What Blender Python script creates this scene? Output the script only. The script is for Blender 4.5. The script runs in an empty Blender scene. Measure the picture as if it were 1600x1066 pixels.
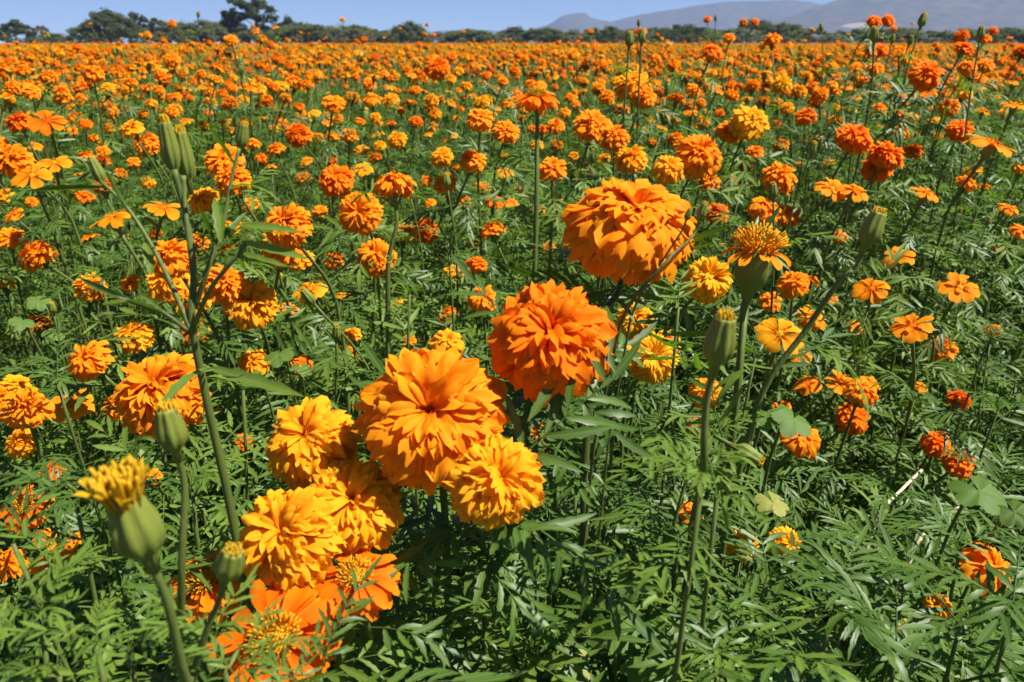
import bpy, math, random
import numpy as np
from mathutils import Matrix, Vector, Quaternion

random.seed(7)
RNG = np.random.default_rng(7)
S = bpy.context.scene
COL = S.collection
R = math.radians

# ------------------------------------------------------------------ camera
F = 1232.0                    # focal length in photograph pixels (1600 wide)
PITCH = math.atan(465 / F)    # the horizon lies 465 px above the middle
CAM = Vector((0, 0, 1.2))
cam_d = bpy.data.cameras.new('camera')
cam = bpy.data.objects.new('camera', cam_d)
COL.objects.link(cam)
cam.location = CAM
cam.rotation_euler = (R(90) - PITCH, 0, 0)
cam_d.sensor_width = 36
cam_d.lens = 36 * F / 1600
cam_d.clip_start = 0.02
cam_d.clip_end = 40000
cam_d.dof.use_dof = True
cam_d.dof.focus_distance = 0.75
cam_d.dof.aperture_fstop = 12
S.camera = cam

# ------------------------------------------------------------------ sky, sun, exposure
SUN = Vector((0.54, -0.12, 0.83)).normalized()
w = bpy.data.worlds.new('World')
S.world = w
w.use_nodes = True
nt = w.node_tree
nt.nodes.clear()
wo = nt.nodes.new('ShaderNodeOutputWorld')
bg = nt.nodes.new('ShaderNodeBackground')
sky = nt.nodes.new('ShaderNodeTexSky')
sky.sky_type = 'NISHITA'
sky.sun_disc = False
sky.sun_elevation = math.asin(SUN.z)
sky.sun_rotation = math.atan2(SUN.x, SUN.y)
sky.altitude = 3000
sky.air_density = 0.7
sky.dust_density = 0.0
sky.ozone_density = 6.0
bg.inputs['Strength'].default_value = 0.058
nt.links.new(sky.outputs[0], bg.inputs[0])
nt.links.new(bg.outputs[0], wo.inputs[0])
sl = bpy.data.lights.new('sun', 'SUN')
sl.energy = 5.0
sl.angle = R(0.53)
sl.color = (1.0, 0.95, 0.87)
so = bpy.data.objects.new('sun', sl)
COL.objects.link(so)
so.rotation_euler = SUN.to_track_quat('Z', 'Y').to_euler()
so.location = (5, 0, 20)
S.view_settings.view_transform = 'Standard'
S.view_settings.look = 'None'
S.view_settings.gamma = 1
S.view_settings.exposure = 1.0
S.cycles.max_bounces = 7
S.cycles.diffuse_bounces = 3
S.cycles.glossy_bounces = 2
S.cycles.transmission_bounces = 5
S.cycles.volume_bounces = 0
S.cycles.debug_use_spatial_splits = True
S.cycles.sample_clamp_indirect = 6

SP, CP = math.sin(PITCH), math.cos(PITCH)


def P(px, py, d):
    """world point at photograph pixel px,py and depth d (metres along the view axis)"""
    a = (px - 800) / F
    b = (533 - py) / F
    return Vector((CAM.x + d * a, CAM.y + d * (CP + b * SP), CAM.z + d * (-SP + b * CP)))


def PY(px, py, Y):
    b = (533 - py) / F
    return P(px, py, Y / (CP + b * SP))


def pix(v):
    r = v - CAM
    d = r.y * CP - r.z * SP
    if d < 0.05:
        return None
    u = r.y * SP + r.z * CP
    return 800 + F * r.x / d, 533 - F * u / d, d


# ------------------------------------------------------------------ helpers
def tag(o, label, cat, group=None, kind=None):
    o['label'] = label
    o['category'] = cat
    if group:
        o['group'] = group
    if kind:
        o['kind'] = kind
    return o


def link(name, data, parent=None, M=None):
    o = bpy.data.objects.new(name, data)
    COL.objects.link(o)
    if parent is not None:
        o.parent = parent
    if M is not None:
        o.matrix_basis = M
    return o


def thing(name, loc, label, cat, group=None):
    o = link(name, None)
    o.empty_display_size = 0.02
    o.location = loc
    return tag(o, label, cat, group)


class MB:
    """collects vertices and faces, gives one mesh"""
    def __init__(s):
        s.v = []; s.f = []; s.m = []; s.t = []; s.n = 0

    def add(s, v, f, mat=0, t=None):
        v = np.asarray(v, float)
        o = s.n
        s.v.append(v)
        s.f += [tuple(i + o for i in q) for q in f]
        s.m += [mat] * len(f)
        s.t.append(np.zeros(len(v)) if t is None else np.asarray(t, float))
        s.n += len(v)

    def addM(s, tpl, M, mat=0):
        v, f, t = tpl
        M = np.asarray(M, float)
        s.add(v @ M[:3, :3].T + M[:3, 3], f, mat, t)

    def tube(s, pts, rad, n=6, mat=0, cap=True):
        pts = [Vector(p) for p in pts]
        k = len(pts)
        if not hasattr(rad, '__len__'):
            rad = [rad] * k
        tang = [(pts[min(i + 1, k - 1)] - pts[max(i - 1, 0)]).normalized() for i in range(k)]
        a = tang[0].orthogonal().normalized()
        vs = []
        for i in range(k):
            a = (a - tang[i] * a.dot(tang[i]))
            a = a.normalized() if a.length > 1e-6 else tang[i].orthogonal().normalized()
            b = tang[i].cross(a)
            for j in range(n):
                an = 2 * math.pi * j / n
                vs.append(pts[i] + (a * math.cos(an) + b * math.sin(an)) * rad[i])
        fs = []
        for i in range(k - 1):
            for j in range(n):
                j2 = (j + 1) % n
                fs.append((i * n + j, i * n + j2, (i + 1) * n + j2, (i + 1) * n + j))
        if cap:
            fs.append(tuple(range(n - 1, -1, -1)))
            fs.append(tuple((k - 1) * n + j for j in range(n)))
        s.add([tuple(v) for v in vs], fs, mat)

    def lathe(s, prof, n=16, mat=0, rib=0.0, nr=5, M=None):
        """prof: list of (r, z)"""
        vs = []
        for r, z in prof:
            for j in range(n):
                an = 2 * math.pi * j / n
                q = r * (1 - rib * (1 - abs(math.cos(nr * an / 2))) )
                vs.append((q * math.cos(an), q * math.sin(an), z))
        vs = np.array(vs)
        if M is not None:
            M = np.asarray(M, float)
            vs = vs @ M[:3, :3].T + M[:3, 3]
        fs = []
        for i in range(len(prof) - 1):
            for j in range(n):
                j2 = (j + 1) % n
                fs.append((i * n + j, i * n + j2, (i + 1) * n + j2, (i + 1) * n + j))
        fs.append(tuple(range(n - 1, -1, -1)))
        fs.append(tuple((len(prof) - 1) * n + j for j in range(n)))
        s.add(vs, fs, mat)

    def mesh(s, name, mats, smooth=True):
        me = bpy.data.meshes.new(name)
        me.from_pydata(np.concatenate(s.v).tolist(), [], s.f)
        for m in mats:
            me.materials.append(m)
        if len(mats) > 1:
            me.polygons.foreach_set('material_index', s.m)
        if smooth:
            me.polygons.foreach_set('use_smooth', [True] * len(me.polygons))
        at = me.attributes.new('t', 'FLOAT', 'POINT')
        at.data.foreach_set('value', np.concatenate(s.t))
        me.update()
        return me


def frame(y, z, pos=(0, 0, 0), s=(1, 1, 1)):
    """matrix with the y axis along y, z axis as near z as possible"""
    y = Vector(y).normalized()
    z = Vector(z)
    z = z - y * z.dot(y)
    z = z.normalized() if z.length > 1e-6 else y.orthogonal().normalized()
    x = y.cross(z)
    M = Matrix.Identity(4)
    for i in range(3):
        M[i][0] = x[i] * s[0]
        M[i][1] = y[i] * s[1]
        M[i][2] = z[i] * s[2]
        M[i][3] = pos[i]
    return M


def axis_frame(ax, spin=0.0, pos=(0, 0, 0), s=1.0):
    """matrix with local z along ax"""
    q = Vector((0, 0, 1)).rotation_difference(Vector(ax).normalized())
    M = q.to_matrix().to_4x4() @ Matrix.Rotation(spin, 4, 'Z') @ Matrix.Scale(s, 4)
    M.translation = Vector(pos)
    return M


def crom(pts, n):
    """smooth curve through points (centripetal, so that it never loops)"""
    p = [Vector(q) for q in pts]
    p = [p[0] * 2 - p[1]] + p + [p[-1] * 2 - p[-2]]
    out = []
    for i in range(1, len(p) - 2):
        a, b, c, d = p[i - 1], p[i], p[i + 1], p[i + 2]
        t0 = 0
        t1 = t0 + max(1e-4, (b - a).length) ** .5
        t2 = t1 + max(1e-4, (c - b).length) ** .5
        t3 = t2 + max(1e-4, (d - c).length) ** .5
        for k in range(n):
            t = t1 + (t2 - t1) * k / n
            A1 = a * ((t1 - t) / (t1 - t0)) + b * ((t - t0) / (t1 - t0))
            A2 = b * ((t2 - t) / (t2 - t1)) + c * ((t - t1) / (t2 - t1))
            A3 = c * ((t3 - t) / (t3 - t2)) + d * ((t - t2) / (t3 - t2))
            B1 = A1 * ((t2 - t) / (t2 - t0)) + A2 * ((t - t0) / (t2 - t0))
            B2 = A2 * ((t3 - t) / (t3 - t1)) + A3 * ((t - t1) / (t3 - t1))
            out.append(B1 * ((t2 - t) / (t2 - t1)) + B2 * ((t - t1) / (t2 - t1)))
    out.append(p[-2])
    return out


def noise2(x, y, s=0):
    return (math.sin(x * 1.9 + 1.3 + s) * math.cos(y * 1.5 + .7 * s) + .6 * math.sin(x * 3.7 + y * 2.9 + 2.1 * s)
            + .4 * math.sin(x * 7.3 - y * 6.1 + s * 3.3)) / 2.0


# ------------------------------------------------------------------ materials
def mat_new(name):
    m = bpy.data.materials.new(name)
    m.use_nodes = True
    n = m.node_tree
    n.nodes.clear()
    return m, n, n.nodes.new('ShaderNodeOutputMaterial')


def N(n, t, **k):
    o = n.nodes.new(t)
    for a, b in k.items():
        setattr(o, a, b)
    return o


def mixc(n, fac, a, b, blend='MIX'):
    x = N(n, 'ShaderNodeMix', data_type='RGBA', blend_type=blend)
    for s, v in ((x.inputs[0], fac), (x.inputs[6], a), (x.inputs[7], b)):
        if hasattr(v, 'links') or hasattr(v, 'is_linked'):
            n.links.new(v, s)
        else:
            s.default_value = v if not isinstance(v, tuple) else (*v, 1)
    return x.outputs[2]


def mrange(n, v, a, b, c, d):
    x = N(n, 'ShaderNodeMapRange')
    n.links.new(v, x.inputs[0])
    for i, q in enumerate((a, b, c, d)):
        x.inputs[i + 1].default_value = q
    return x.outputs[0]


def leafy(name, ca, cb, ctrans, tr=0.25, rough=0.42, spec=0.45, tipcol=None, bump=0.0, t0=.35, streak=False):
    """thin plant tissue: diffuse, some gloss, some light let through; colour differs from piece to piece"""
    m, n, out = mat_new(name)
    oi = N(n, 'ShaderNodeObjectInfo')
    ge = N(n, 'ShaderNodeNewGeometry')
    ad = N(n, 'ShaderNodeMath', operation='ADD')
    n.links.new(oi.outputs['Random'], ad.inputs[0])
    n.links.new(ge.outputs['Random Per Island'], ad.inputs[1])
    fac = mrange(n, ad.outputs[0], 0.2, 1.8, 0, 1)
    c = mixc(n, fac, ca, cb)
    tc = N(n, 'ShaderNodeTexCoord')
    nz = N(n, 'ShaderNodeTexNoise')
    nz.inputs['Scale'].default_value = 60
    mp = N(n, 'ShaderNodeMapping')
    if streak:      # fine veins along the petal, or ridges along a stem
        mp.inputs['Scale'].default_value = (.9, .05, .3) if streak is True else (11, 11, .5)
        nz.inputs['Detail'].default_value = 3
    n.links.new(tc.outputs['Object'], mp.inputs[0])
    n.links.new(mp.outputs[0], nz.inputs['Vector'])
    c = mixc(n, mrange(n, nz.outputs[0], .35, .65, 0, .35), c, tuple(q * .72 for q in ca))
    if tipcol:
        at = N(n, 'ShaderNodeAttribute', attribute_name='t')
        c = mixc(n, mrange(n, at.outputs['Fac'], t0, 1, 0, .75), c, tipcol)
    b = N(n, 'ShaderNodeBsdfPrincipled')
    n.links.new(c, b.inputs['Base Color'])
    b.inputs['Roughness'].default_value = rough
    b.inputs['Specular IOR Level'].default_value = spec
    t = N(n, 'ShaderNodeBsdfTranslucent')
    ct = mixc(n, 1.0, c, ctrans, 'MULTIPLY')
    n.links.new(ct, t.inputs[0])
    mx = N(n, 'ShaderNodeMixShader')
    mx.inputs[0].default_value = tr
    n.links.new(b.outputs[0], mx.inputs[1])
    n.links.new(t.outputs[0], mx.inputs[2])
    if bump:
        bp = N(n, 'ShaderNodeBump')
        bp.inputs['Strength'].default_value = bump
        bp.inputs['Distance'].default_value = .001
        n.links.new(nz.outputs[0], bp.inputs['Height'])
        n.links.new(bp.outputs[0], b.inputs['Normal'])
    n.links.new(mx.outputs[0], out.inputs[0])
    return m


def plain(name, ca, cb, scale=20, rough=.7, spec=.3, bump=.2, bscale=None):
    m, n, out = mat_new(name)
    tc = N(n, 'ShaderNodeTexCoord')
    nz = N(n, 'ShaderNodeTexNoise')
    nz.inputs['Scale'].default_value = scale
    nz.inputs['Detail'].default_value = 6
    n.links.new(tc.outputs['Object'], nz.inputs['Vector'])
    b = N(n, 'ShaderNodeBsdfPrincipled')
    n.links.new(mixc(n, mrange(n, nz.outputs[0], .35, .65, 0, 1), ca, cb), b.inputs['Base Color'])
    b.inputs['Roughness'].default_value = rough
    b.inputs['Specular IOR Level'].default_value = spec
    bp = N(n, 'ShaderNodeBump')
    bp.inputs['Strength'].default_value = bump
    n.links.new(nz.outputs[0], bp.inputs['Height'])
    n.links.new(bp.outputs[0], b.inputs['Normal'])
    n.links.new(b.outputs[0], out.inputs[0])
    return m


PET = {
    'orange': leafy('petal_orange', (.90, .215, .003), (.94, .295, .005), (1, .80, .35), .38, .65, .10, (.96, .37, .009), .15, .3, True),
    'amber': leafy('petal_amber', (.90, .32, .004), (.94, .40, .008), (1, .84, .35), .42, .65, .10, (.96, .50, .016), .15, .3, True),
    'deep': leafy('petal_deep_orange', (.86, .140, .002), (.92, .200, .003), (1, .75, .3), .42, .65, .10, (.95, .29, .005), .15, .3, True),
    'yellow': leafy('petal_yellow', (.88, .40, .005), (.92, .47, .010), (1, .85, .35), .42, .65, .10, (.94, .55, .018), .15, .3, True),
    'wilted': leafy('petal_wilted', (.26, .075, .006), (.42, .14, .010), (1, .75, .3), .25, .8, .05, (.46, .20, .02), .15, .3, True),
}
DISC = leafy('disc_yellow', (.62, .30, .006), (.80, .44, .012), (1, .8, .3), .2, .6, .15)
TUFT = leafy('tuft_gold', (.55, .33, .01), (.72, .40, .012), (1, .8, .3), .2, .6, .15)
LEAF = leafy('leaf_green', (.048, .105, .013), (.100, .178, .022), (1.5, 1.9, .4), .28, .46, .40, (.13, .19, .04), 0, .72)
LEAF2 = leafy('leaf_fresh_green', (.100, .178, .020), (.160, .240, .032), (1.4, 1.8, .4), .32, .50, .30, (.18, .25, .05), 0, .72)
MALLOW = leafy('mallow_green', (.085, .165, .022), (.135, .220, .034), (1.5, 1.9, .5), .30, .5, .35, None, .3)
MALLOWY = leafy('mallow_yellowing', (.28, .30, .06), (.36, .36, .08), (1.3, 1.3, .5), .30, .5, .35, None, .3)
STEM = leafy('stem_green', (.090, .125, .026), (.13, .175, .040), (1.4, 1.6, .5), .10, .5, .3, None, .5, .35, 2)
STEMD = leafy('stem_brownish', (.070, .080, .022), (.105, .125, .032), (1.4, 1.4, .5), .06, .5, .3, None, .5, .35, 2)
DRY = plain('dry_stalk', (.45, .38, .24), (.6, .52, .36), 30)
CALYX = leafy('calyx_green', (.140, .185, .030), (.185, .230, .040), (1.3, 1.5, .5), .12, .5, .3, (.20, .215, .030), .5, .35, 2)
SOIL = plain('soil', (.055, .040, .026), (.10, .075, .05), 6, .95, .1, .6)
GRASS = plain('far_dry_grass', (.12, .12, .05), (.18, .15, .07), .02, .95, .1, .1)
BARK = plain('bark', (.07, .055, .04), (.13, .10, .075), 3, .9, .1, .5)
TREE = [leafy('tree_green', (.100, .115, .055), (.135, .150, .075), (1.5, 1.6, .9), .48, .8, .05),
        leafy('tree_dark_green', (.075, .095, .045), (.110, .128, .060), (1.5, 1.6, .9), .48, .8, .05),
        leafy('tree_grey_green', (.120, .130, .075), (.155, .160, .095), (1.5, 1.6, .9), .48, .8, .05)]

# ------------------------------------------------------------------ templates
def petal_tpl(wr, c1, c2, ruf, notch, nu, nv, seed, tm=.72, tr=.62):
    """ray floret of unit length along +y, upper face +z"""
    r = random.Random(seed)
    ph, ph2, k = r.uniform(0, 6.28), r.uniform(0, 6.28), r.uniform(1.1, 1.9)
    tw = r.uniform(-.12, .12)
    yc = [0.0]; zc = [0.0]
    m = 40
    for i in range(m):
        t = (i + .5) / m
        a = c1 * t + c2 * t ** 3
        yc.append(yc[-1] + math.cos(a) / m)
        zc.append(zc[-1] - math.sin(a) / m)
    vs, ts = [], []
    for i in range(nv + 1):
        t = i / nv
        wd = wr * .5 * (.18 + .82 * min(1, t / tm) ** 1.15)
        if t > tr:
            wd *= math.sqrt(1 - ((t - tr) / (1.03 - tr)) ** 2 * .88)
        for j in range(nu + 1):
            sx = 2 * j / nu - 1
            tt = t - (.03 * sx * sx + notch * (.5 + .5 * math.cos(sx * 3 * math.pi * k / 2 + ph2))) * t ** 4
            q = tt * m
            i0 = min(int(q), m - 1)
            fr = q - i0
            y = yc[i0] * (1 - fr) + yc[i0 + 1] * fr
            z = zc[i0] * (1 - fr) + zc[i0 + 1] * fr
            z += wr * (.16 * sx * sx * (1 - t) + ruf * math.sin(k * sx * 1.9 + ph) * t * t + tw * sx * t * .5)
            y += wr * ruf * .6 * math.sin(2 * k * sx + ph2) * t ** 3
            vs.append((wd * sx, y, z))
            ts.append(t)
    fs = []
    for i in range(nv):
        for j in range(nu):
            a = i * (nu + 1) + j
            fs.append((a, a + 1, a + nu + 2, a + nu + 1))
    return np.array(vs), fs, np.array(ts)


# broad ruffled petals for doubles, narrower for singles; high and low detail
PB = [petal_tpl(.78 + .07 * (i % 3), .15 + .16 * (i % 4), .9 + .5 * (i % 3), .11, .035, 4, 8, 10 + i, .84, .76) for i in range(8)]
PBl = [petal_tpl(.66, .3 + .12 * i, .6 + .2 * i, .13, .05, 2, 4, 40 + i) for i in range(4)]
PBx = [petal_tpl(.75, .3 + .2 * i, .6, .10, .05, 2, 2, 50 + i) for i in range(2)]
PS = [petal_tpl(.55 + .06 * (i % 3), .15 + .15 * (i % 3), .2 + .25 * (i % 3), .07, .06, 4, 5, 60 + i) for i in range(6)]
PN = [petal_tpl(.34 + .03 * (i % 3), .2 + .15 * (i % 3), .3 + .3 * (i % 3), .10, .04, 3, 5, 80 + i) for i in range(6)]


def leaflet_tpl(n, serr, bend=.10, curve=0.0):
    vs, fs = [], []
    for k in range(n + 1):
        t = k / n
        wd = (max(t, .02) ** .75) * (1 - t) ** .8 * 1.55 + (.03 if k < n else .0)
        sa = serr * (.5 if k % 2 else -.5)
        wd *= (1 + sa)
        z = -bend * t * t
        for sx in (-1, 0, 1):
            # x is scaled by the width, so a sideways curve is given in widths
            vs.append((sx * wd * .5 + curve * t * t, t * (1 - .25 * bend * t), z + abs(sx) * wd * .035))
    for k in range(n):
        for j in (0, 1):
            a = k * 3 + j
            fs.append((a, a + 1, a + 4, a + 3))
    return np.array(vs), fs, np.array([1.0 if i % 3 == 1 else 0.0 for i in range(len(vs))])


BENDS = ((.02, .1), (.12, -.5), (.25, .6), (.42, -.2), (.30, .9), (-.08, -.7))
LT_hi = [leaflet_tpl(9, .30, *q) for q in BENDS]
LT_mid = [leaflet_tpl(5, .2, *q) for q in BENDS]
LT_lo = [leaflet_tpl(2, 0, *q) for q in BENDS[:3]]


def add_leaf(mb, M, Lr, pairs, ll, lw, droop, r, tpl, mat=0, rachis=True):
    """pinnate leaf from the origin of M along +y"""
    M = np.asarray(M, float)
    n = 8
    ang = r.uniform(-.1, .15)
    pts = [Vector((0, 0, 0))]
    side = r.uniform(-.25, .25)
    for i in range(n):
        a = ang - droop * (i + .5) / n
        pts.append(pts[-1] + Vector((side * i / n, math.cos(a), math.sin(a))) * (Lr / n))
    L = MB()
    if rachis:
        L.tube(pts, [max(.0004, .0011 * (1 - i / (n + 2))) * Lr / .09 for i in range(n + 1)], 3, mat, False)

    def at(t):
        q = t * n
        i = min(int(q), n - 1)
        return pts[i].lerp(pts[i + 1], q - i), (pts[i + 1] - pts[i]).normalized()
    for i in range(pairs):
        t = .22 + .68 * i / max(1, pairs - 1)
        p, tg = at(t)
        nrm = Vector((1, 0, 0)).cross(tg)
        sc = (.55 + .45 * math.sin(math.pi * min(1, (.25 + .6 * t)))) * r.uniform(.7, 1.2)
        for s in (-1, 1):
            a = R(58 - 26 * t) + r.uniform(-.25, .25)
            d = tg * math.cos(a) + Vector((s, 0, 0)) * math.sin(a)
            d = (d + Vector((0, 0, r.uniform(-.45, .2)))).normalized()
            nn = nrm + Vector((-s * r.uniform(-.1, .45), 0, 0))
            L.addM(r.choice(tpl), frame(d, nn, p, (lw * sc, ll * sc, ll * sc)), mat)
    p, tg = at(1)
    L.addM(r.choice(tpl), frame(tg, Vector((1, 0, 0)).cross(tg), p, (lw, ll * 1.05, ll)), mat)
    v = np.concatenate(L.v)
    mb.add(v @ M[:3, :3].T + M[:3, 3], L.f, mat, np.concatenate(L.t))


def leaf_data(seed, tpl=LT_hi, big=1.0, mats=(LEAF,)):
    r = random.Random(seed)
    mb = MB()
    add_leaf(mb, Matrix.Identity(4), r.uniform(.065, .10) * big, r.choice((4, 5, 5, 6)), r.uniform(.030, .040) * big,
             r.uniform(.0092, .0118) * big, r.uniform(.5, 1.3), r, tpl)
    return mb.mesh('leaf', list(mats))


LEAFS = [leaf_data(100 + i) for i in range(7)]
LEAFS2 = [leaf_data(120 + i, LT_hi, 1.0, (LEAF2,)) for i in range(5)]
# small simple bracts and blades of upper stems
def blade_data(seed, mat):
    r = random.Random(seed)
    mb = MB()
    mb.addM(LT_hi[seed % 6], frame((0, 1, r.uniform(-.1, .2)), (r.uniform(-.2, .2), 0, 1), (0, 0, 0), (.009, .045, .06)))
    return mb.mesh('leaf', [mat])
BLADES = [blade_data(i, LEAF2 if i % 2 else LEAF) for i in range(4)]


# ------------------------------------------------------------------ blooms
def double_layout(r, n, Rr, hr, thmax, nvar, wscale=1.0):
    """petals of a full double head around +z: list of (variant, matrix)"""
    out = []
    for i in range(n):
        u = (i + .5) / n
        th = thmax * u ** .54 + r.uniform(-.12, .12)
        ph = i * 2.39996 + r.uniform(-.25, .25)
        d = Vector((math.sin(th) * math.cos(ph), math.sin(th) * math.sin(ph), math.cos(th)))
        up = Vector((-math.cos(th) * math.cos(ph), -math.cos(th) * math.sin(ph), math.sin(th)))
        rad = 1 / math.sqrt((math.sin(th) / Rr) ** 2 + (math.cos(th) / hr) ** 2)
        L = rad * r.uniform(.86, 1.08)
        roll = r.uniform(-.2, .2)
        xx = d.cross(up)
        up = up * math.cos(roll) + xx * math.sin(roll)
        wd = (Rr * .50 * wscale) * (.55 + .45 * min(1, u * 2.2)) * r.uniform(.8, 1.25)
        base = d * (rad * .06)
        out.append((r.randrange(nvar), frame(d, up, base, (wd, L, L))))
    return out


def single_layout(r, n, Rr, th0, nvar, layers=1, wf=1.0, base=.12):
    out = []
    for l in range(layers):
        for i in range(n):
            th = th0 + l * .30 + r.uniform(-.16, .16)
            ph = 2 * math.pi * (i + .5 * l) / n + r.uniform(-.16, .16)
            d = Vector((math.sin(th) * math.cos(ph), math.sin(th) * math.sin(ph), math.cos(th)))
            up = Vector((-math.cos(th) * math.cos(ph), -math.cos(th) * math.sin(ph), math.sin(th)))
            roll = r.uniform(-.25, .25)
            up = up * math.cos(roll) + d.cross(up) * math.sin(roll)
            L = Rr * (1 - base) * r.uniform(.85, 1.08)
            b = Vector((math.cos(ph), math.sin(ph), 0)) * Rr * base - Vector((0, 0, Rr * .05 * l))
            out.append((r.randrange(nvar), frame(d, up, b, (Rr * wf, L, L))))
    return out


def disc_add(mb, r, Rd, hd, n, ln, mat=0):
    """dome of little tubular florets"""
    for i in range(n):
        u = (i + .5) / n
        th = 1.35 * u ** .5
        ph = i * 2.39996
        d = Vector((math.sin(th) * math.cos(ph), math.sin(th) * math.sin(ph), math.cos(th) * 1.1 + .15)).normalized()
        d = (d + Vector((r.uniform(-.15, .15), r.uniform(-.15, .15), r.uniform(0, .2)))).normalized()
        b = Vector((math.sin(th) * math.cos(ph) * Rd, math.sin(th) * math.sin(ph) * Rd, math.cos(th) * hd * .6))
        L = ln * r.uniform(.75, 1.25)
        w0 = Rd * .042
        mb.tube([b, b + d * L * .6, b + d * L + Vector((r.uniform(-1, 1), r.uniform(-1, 1), 0)) * L * .12],
                [w0 * .7, w0, w0 * 1.9], 4, mat, True)
    mb.lathe([(Rd * .98, -hd * .3), (Rd, 0), (Rd * .8, hd * .35), (Rd * .4, hd * .55), (.0004, hd * .62)], 10, mat)


def calyx_mesh(rt, h, seed=0):
    """green cup under a bloom: local z up, mouth at z=0"""
    mb = MB()
    prof = [(rt * .30, -h * 1.35), (rt * .36, -h * 1.12), (rt * .62, -h), (rt * .92, -h * .72), (rt, -h * .4), (rt * .93, -h * .1), (rt * .97, h * .04)]
    mb.lathe(prof, 20, 0, .10, 5)
    return mb.mesh('calyx', [CALYX])


CALYXES = [calyx_mesh(.010, .020, 0), calyx_mesh(.0075, .017, 1)]

# shared petal meshes, one set per colour
PETAL_ME = {}
for cn in PET:
    for nm, T in (('b', PB), ('s', PS), ('n', PN)):
        L = []
        for tpl in T:
            mb = MB()
            mb.add(*tpl[:2], 0, tpl[2])
            L.append(mb.mesh('petal', [PET[cn]]))
        PETAL_ME[cn, nm] = L


def receptacle_mesh(Rr, mat):
    mb = MB()
    mb.lathe([(Rr * .5, -.45), (Rr * .8, -.25 * Rr), (Rr, .1 * Rr), (Rr * .85, .5 * Rr), (Rr * .5, .8 * Rr), (Rr * .05, .9 * Rr)][1:], 14)
    return mb.mesh('flower_head', [mat])


RECEPT = {c: receptacle_mesh(1.0, PET[c]) for c in PET}


def joined_head(r, kind, color, Rr, lod=PBl):
    """a whole head in one mesh, radius Rr, axis +z, centre at origin"""
    mb = MB()
    mats = [PET[color], DISC]
    if kind == 'pompom':
        for v, M in double_layout(r, 140, Rr, Rr * .80, 2.05, len(lod), 1.2):
            mb.addM(lod[v], M)
        mb.lathe([(Rr * .2, -Rr * .35), (Rr * .45, -Rr * .1), (Rr * .45, Rr * .2), (Rr * .25, Rr * .42), (.0003, Rr * .48)], 8)
    elif kind == 'loose':
        for v, M in double_layout(r, 56, Rr, Rr * .62, 1.9, len(lod), 1.55):
            mb.addM(lod[v], M)
        mb.lathe([(Rr * .15, -Rr * .3), (Rr * .3, -Rr * .1), (Rr * .3, Rr * .1), (Rr * .15, Rr * .25), (.0003, Rr * .28)], 8)
    elif kind == 'single':
        for v, M in single_layout(r, 8, Rr, 1.45, len(lod), 1, 1.0):
            mb.addM(lod[v], M)
        for v, M in single_layout(r, 5, Rr * .6, .9, len(lod), 1, .8):
            mb.addM(lod[v], M)
        disc_add(mb, r, Rr * .2, Rr * .16, 14, Rr * .14, 0)
    elif kind == 'anemone':
        for v, M in single_layout(r, 13, Rr, 1.6, len(lod), 2, .7):
            mb.addM(lod[v], M)
        disc_add(mb, r, Rr * .36, Rr * .3, 40, Rr * .3, 1)
    return mb.mesh('flower_head', mats)


HEADS = {}
rr = random.Random(3)
for cn in PET:
    for kd, nvar in (('pompom', 3), ('loose', 2), ('single', 3), ('anemone', 1)):
        HEADS[cn, kd] = [joined_head(rr, kd, cn, 1.0) for _ in range(nvar)]


def bud_meshes(r, hgt, rad, opening):
    """calyx urn (z=0 bottom) and a tuft of folded petals at its mouth"""
    mb = MB()
    prof = [(rad * .28, -.35 * hgt), (rad * .36, -.06 * hgt), (rad * .62, .03 * hgt), (rad * .92, .16 * hgt), (rad, .32 * hgt),
            (rad * .95, .5 * hgt), (rad * .80, .70 * hgt), (rad * .72, .86 * hgt), (rad * .66, .92 * hgt)]
    mb.lathe(prof, 40, 0, .22, 8)
    mb.t = [np.repeat(np.linspace(0, 1, len(prof)), 40)]
    ca = mb.mesh('calyx', [CALYX])
    tf = MB()
    k = 64 if opening else 30
    for i in range(k):
        ph = i * 2.39996
        q = math.sqrt((i + .5) / k)
        rb = rad * .64 * q
        b = Vector((rb * math.cos(ph), rb * math.sin(ph), .78 * hgt))
        out = Vector((math.cos(ph), math.sin(ph), 0)) * q * (.24 if opening else -.16)
        L = hgt * (r.uniform(.48, .64) if opening else r.uniform(.20, .30))
        d = (Vector((0, 0, 1)) + out + Vector((r.uniform(-.12, .12), r.uniform(-.12, .12), 0))).normalized()
        ws = rad * (.075 if opening else .08)
        e = Vector((r.uniform(-1, 1), r.uniform(-1, 1), 0)) * ws
        tf.tube([b, b + d * L * .55, b + d * L * .9 + e * .6, b + d * L + e * 1.5],
                [ws * .7, ws * .8, ws * (1.5 if opening else 1.0), ws * .5], 5)
    if opening:
        for i in range(26):
            ph = i * 2.39996
            q = .45 + .55 * r.random()
            d = Vector((math.cos(ph) * .22 * q, math.sin(ph) * .22 * q, 1))
            tf.addM(PN[i % 6], frame(d, (-math.cos(ph), -math.sin(ph), .2), (rad * .66 * q * math.cos(ph), rad * .66 * q * math.sin(ph), .80 * hgt),
                                     (hgt * .34, hgt * r.uniform(.42, .60), hgt * .45)))
    return ca, tf.mesh('petal_tuft', [TUFT])


BUDS = [bud_meshes(random.Random(5 + i), .028, .0085, False) for i in range(2)] + [bud_meshes(random.Random(9), .030, .0098, True)]


# ------------------------------------------------------------------ plants
SIGHT = []       # heads that stay in view: (centre, radius)
LEAFQ = []       # leaves are set once all heads stand


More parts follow.
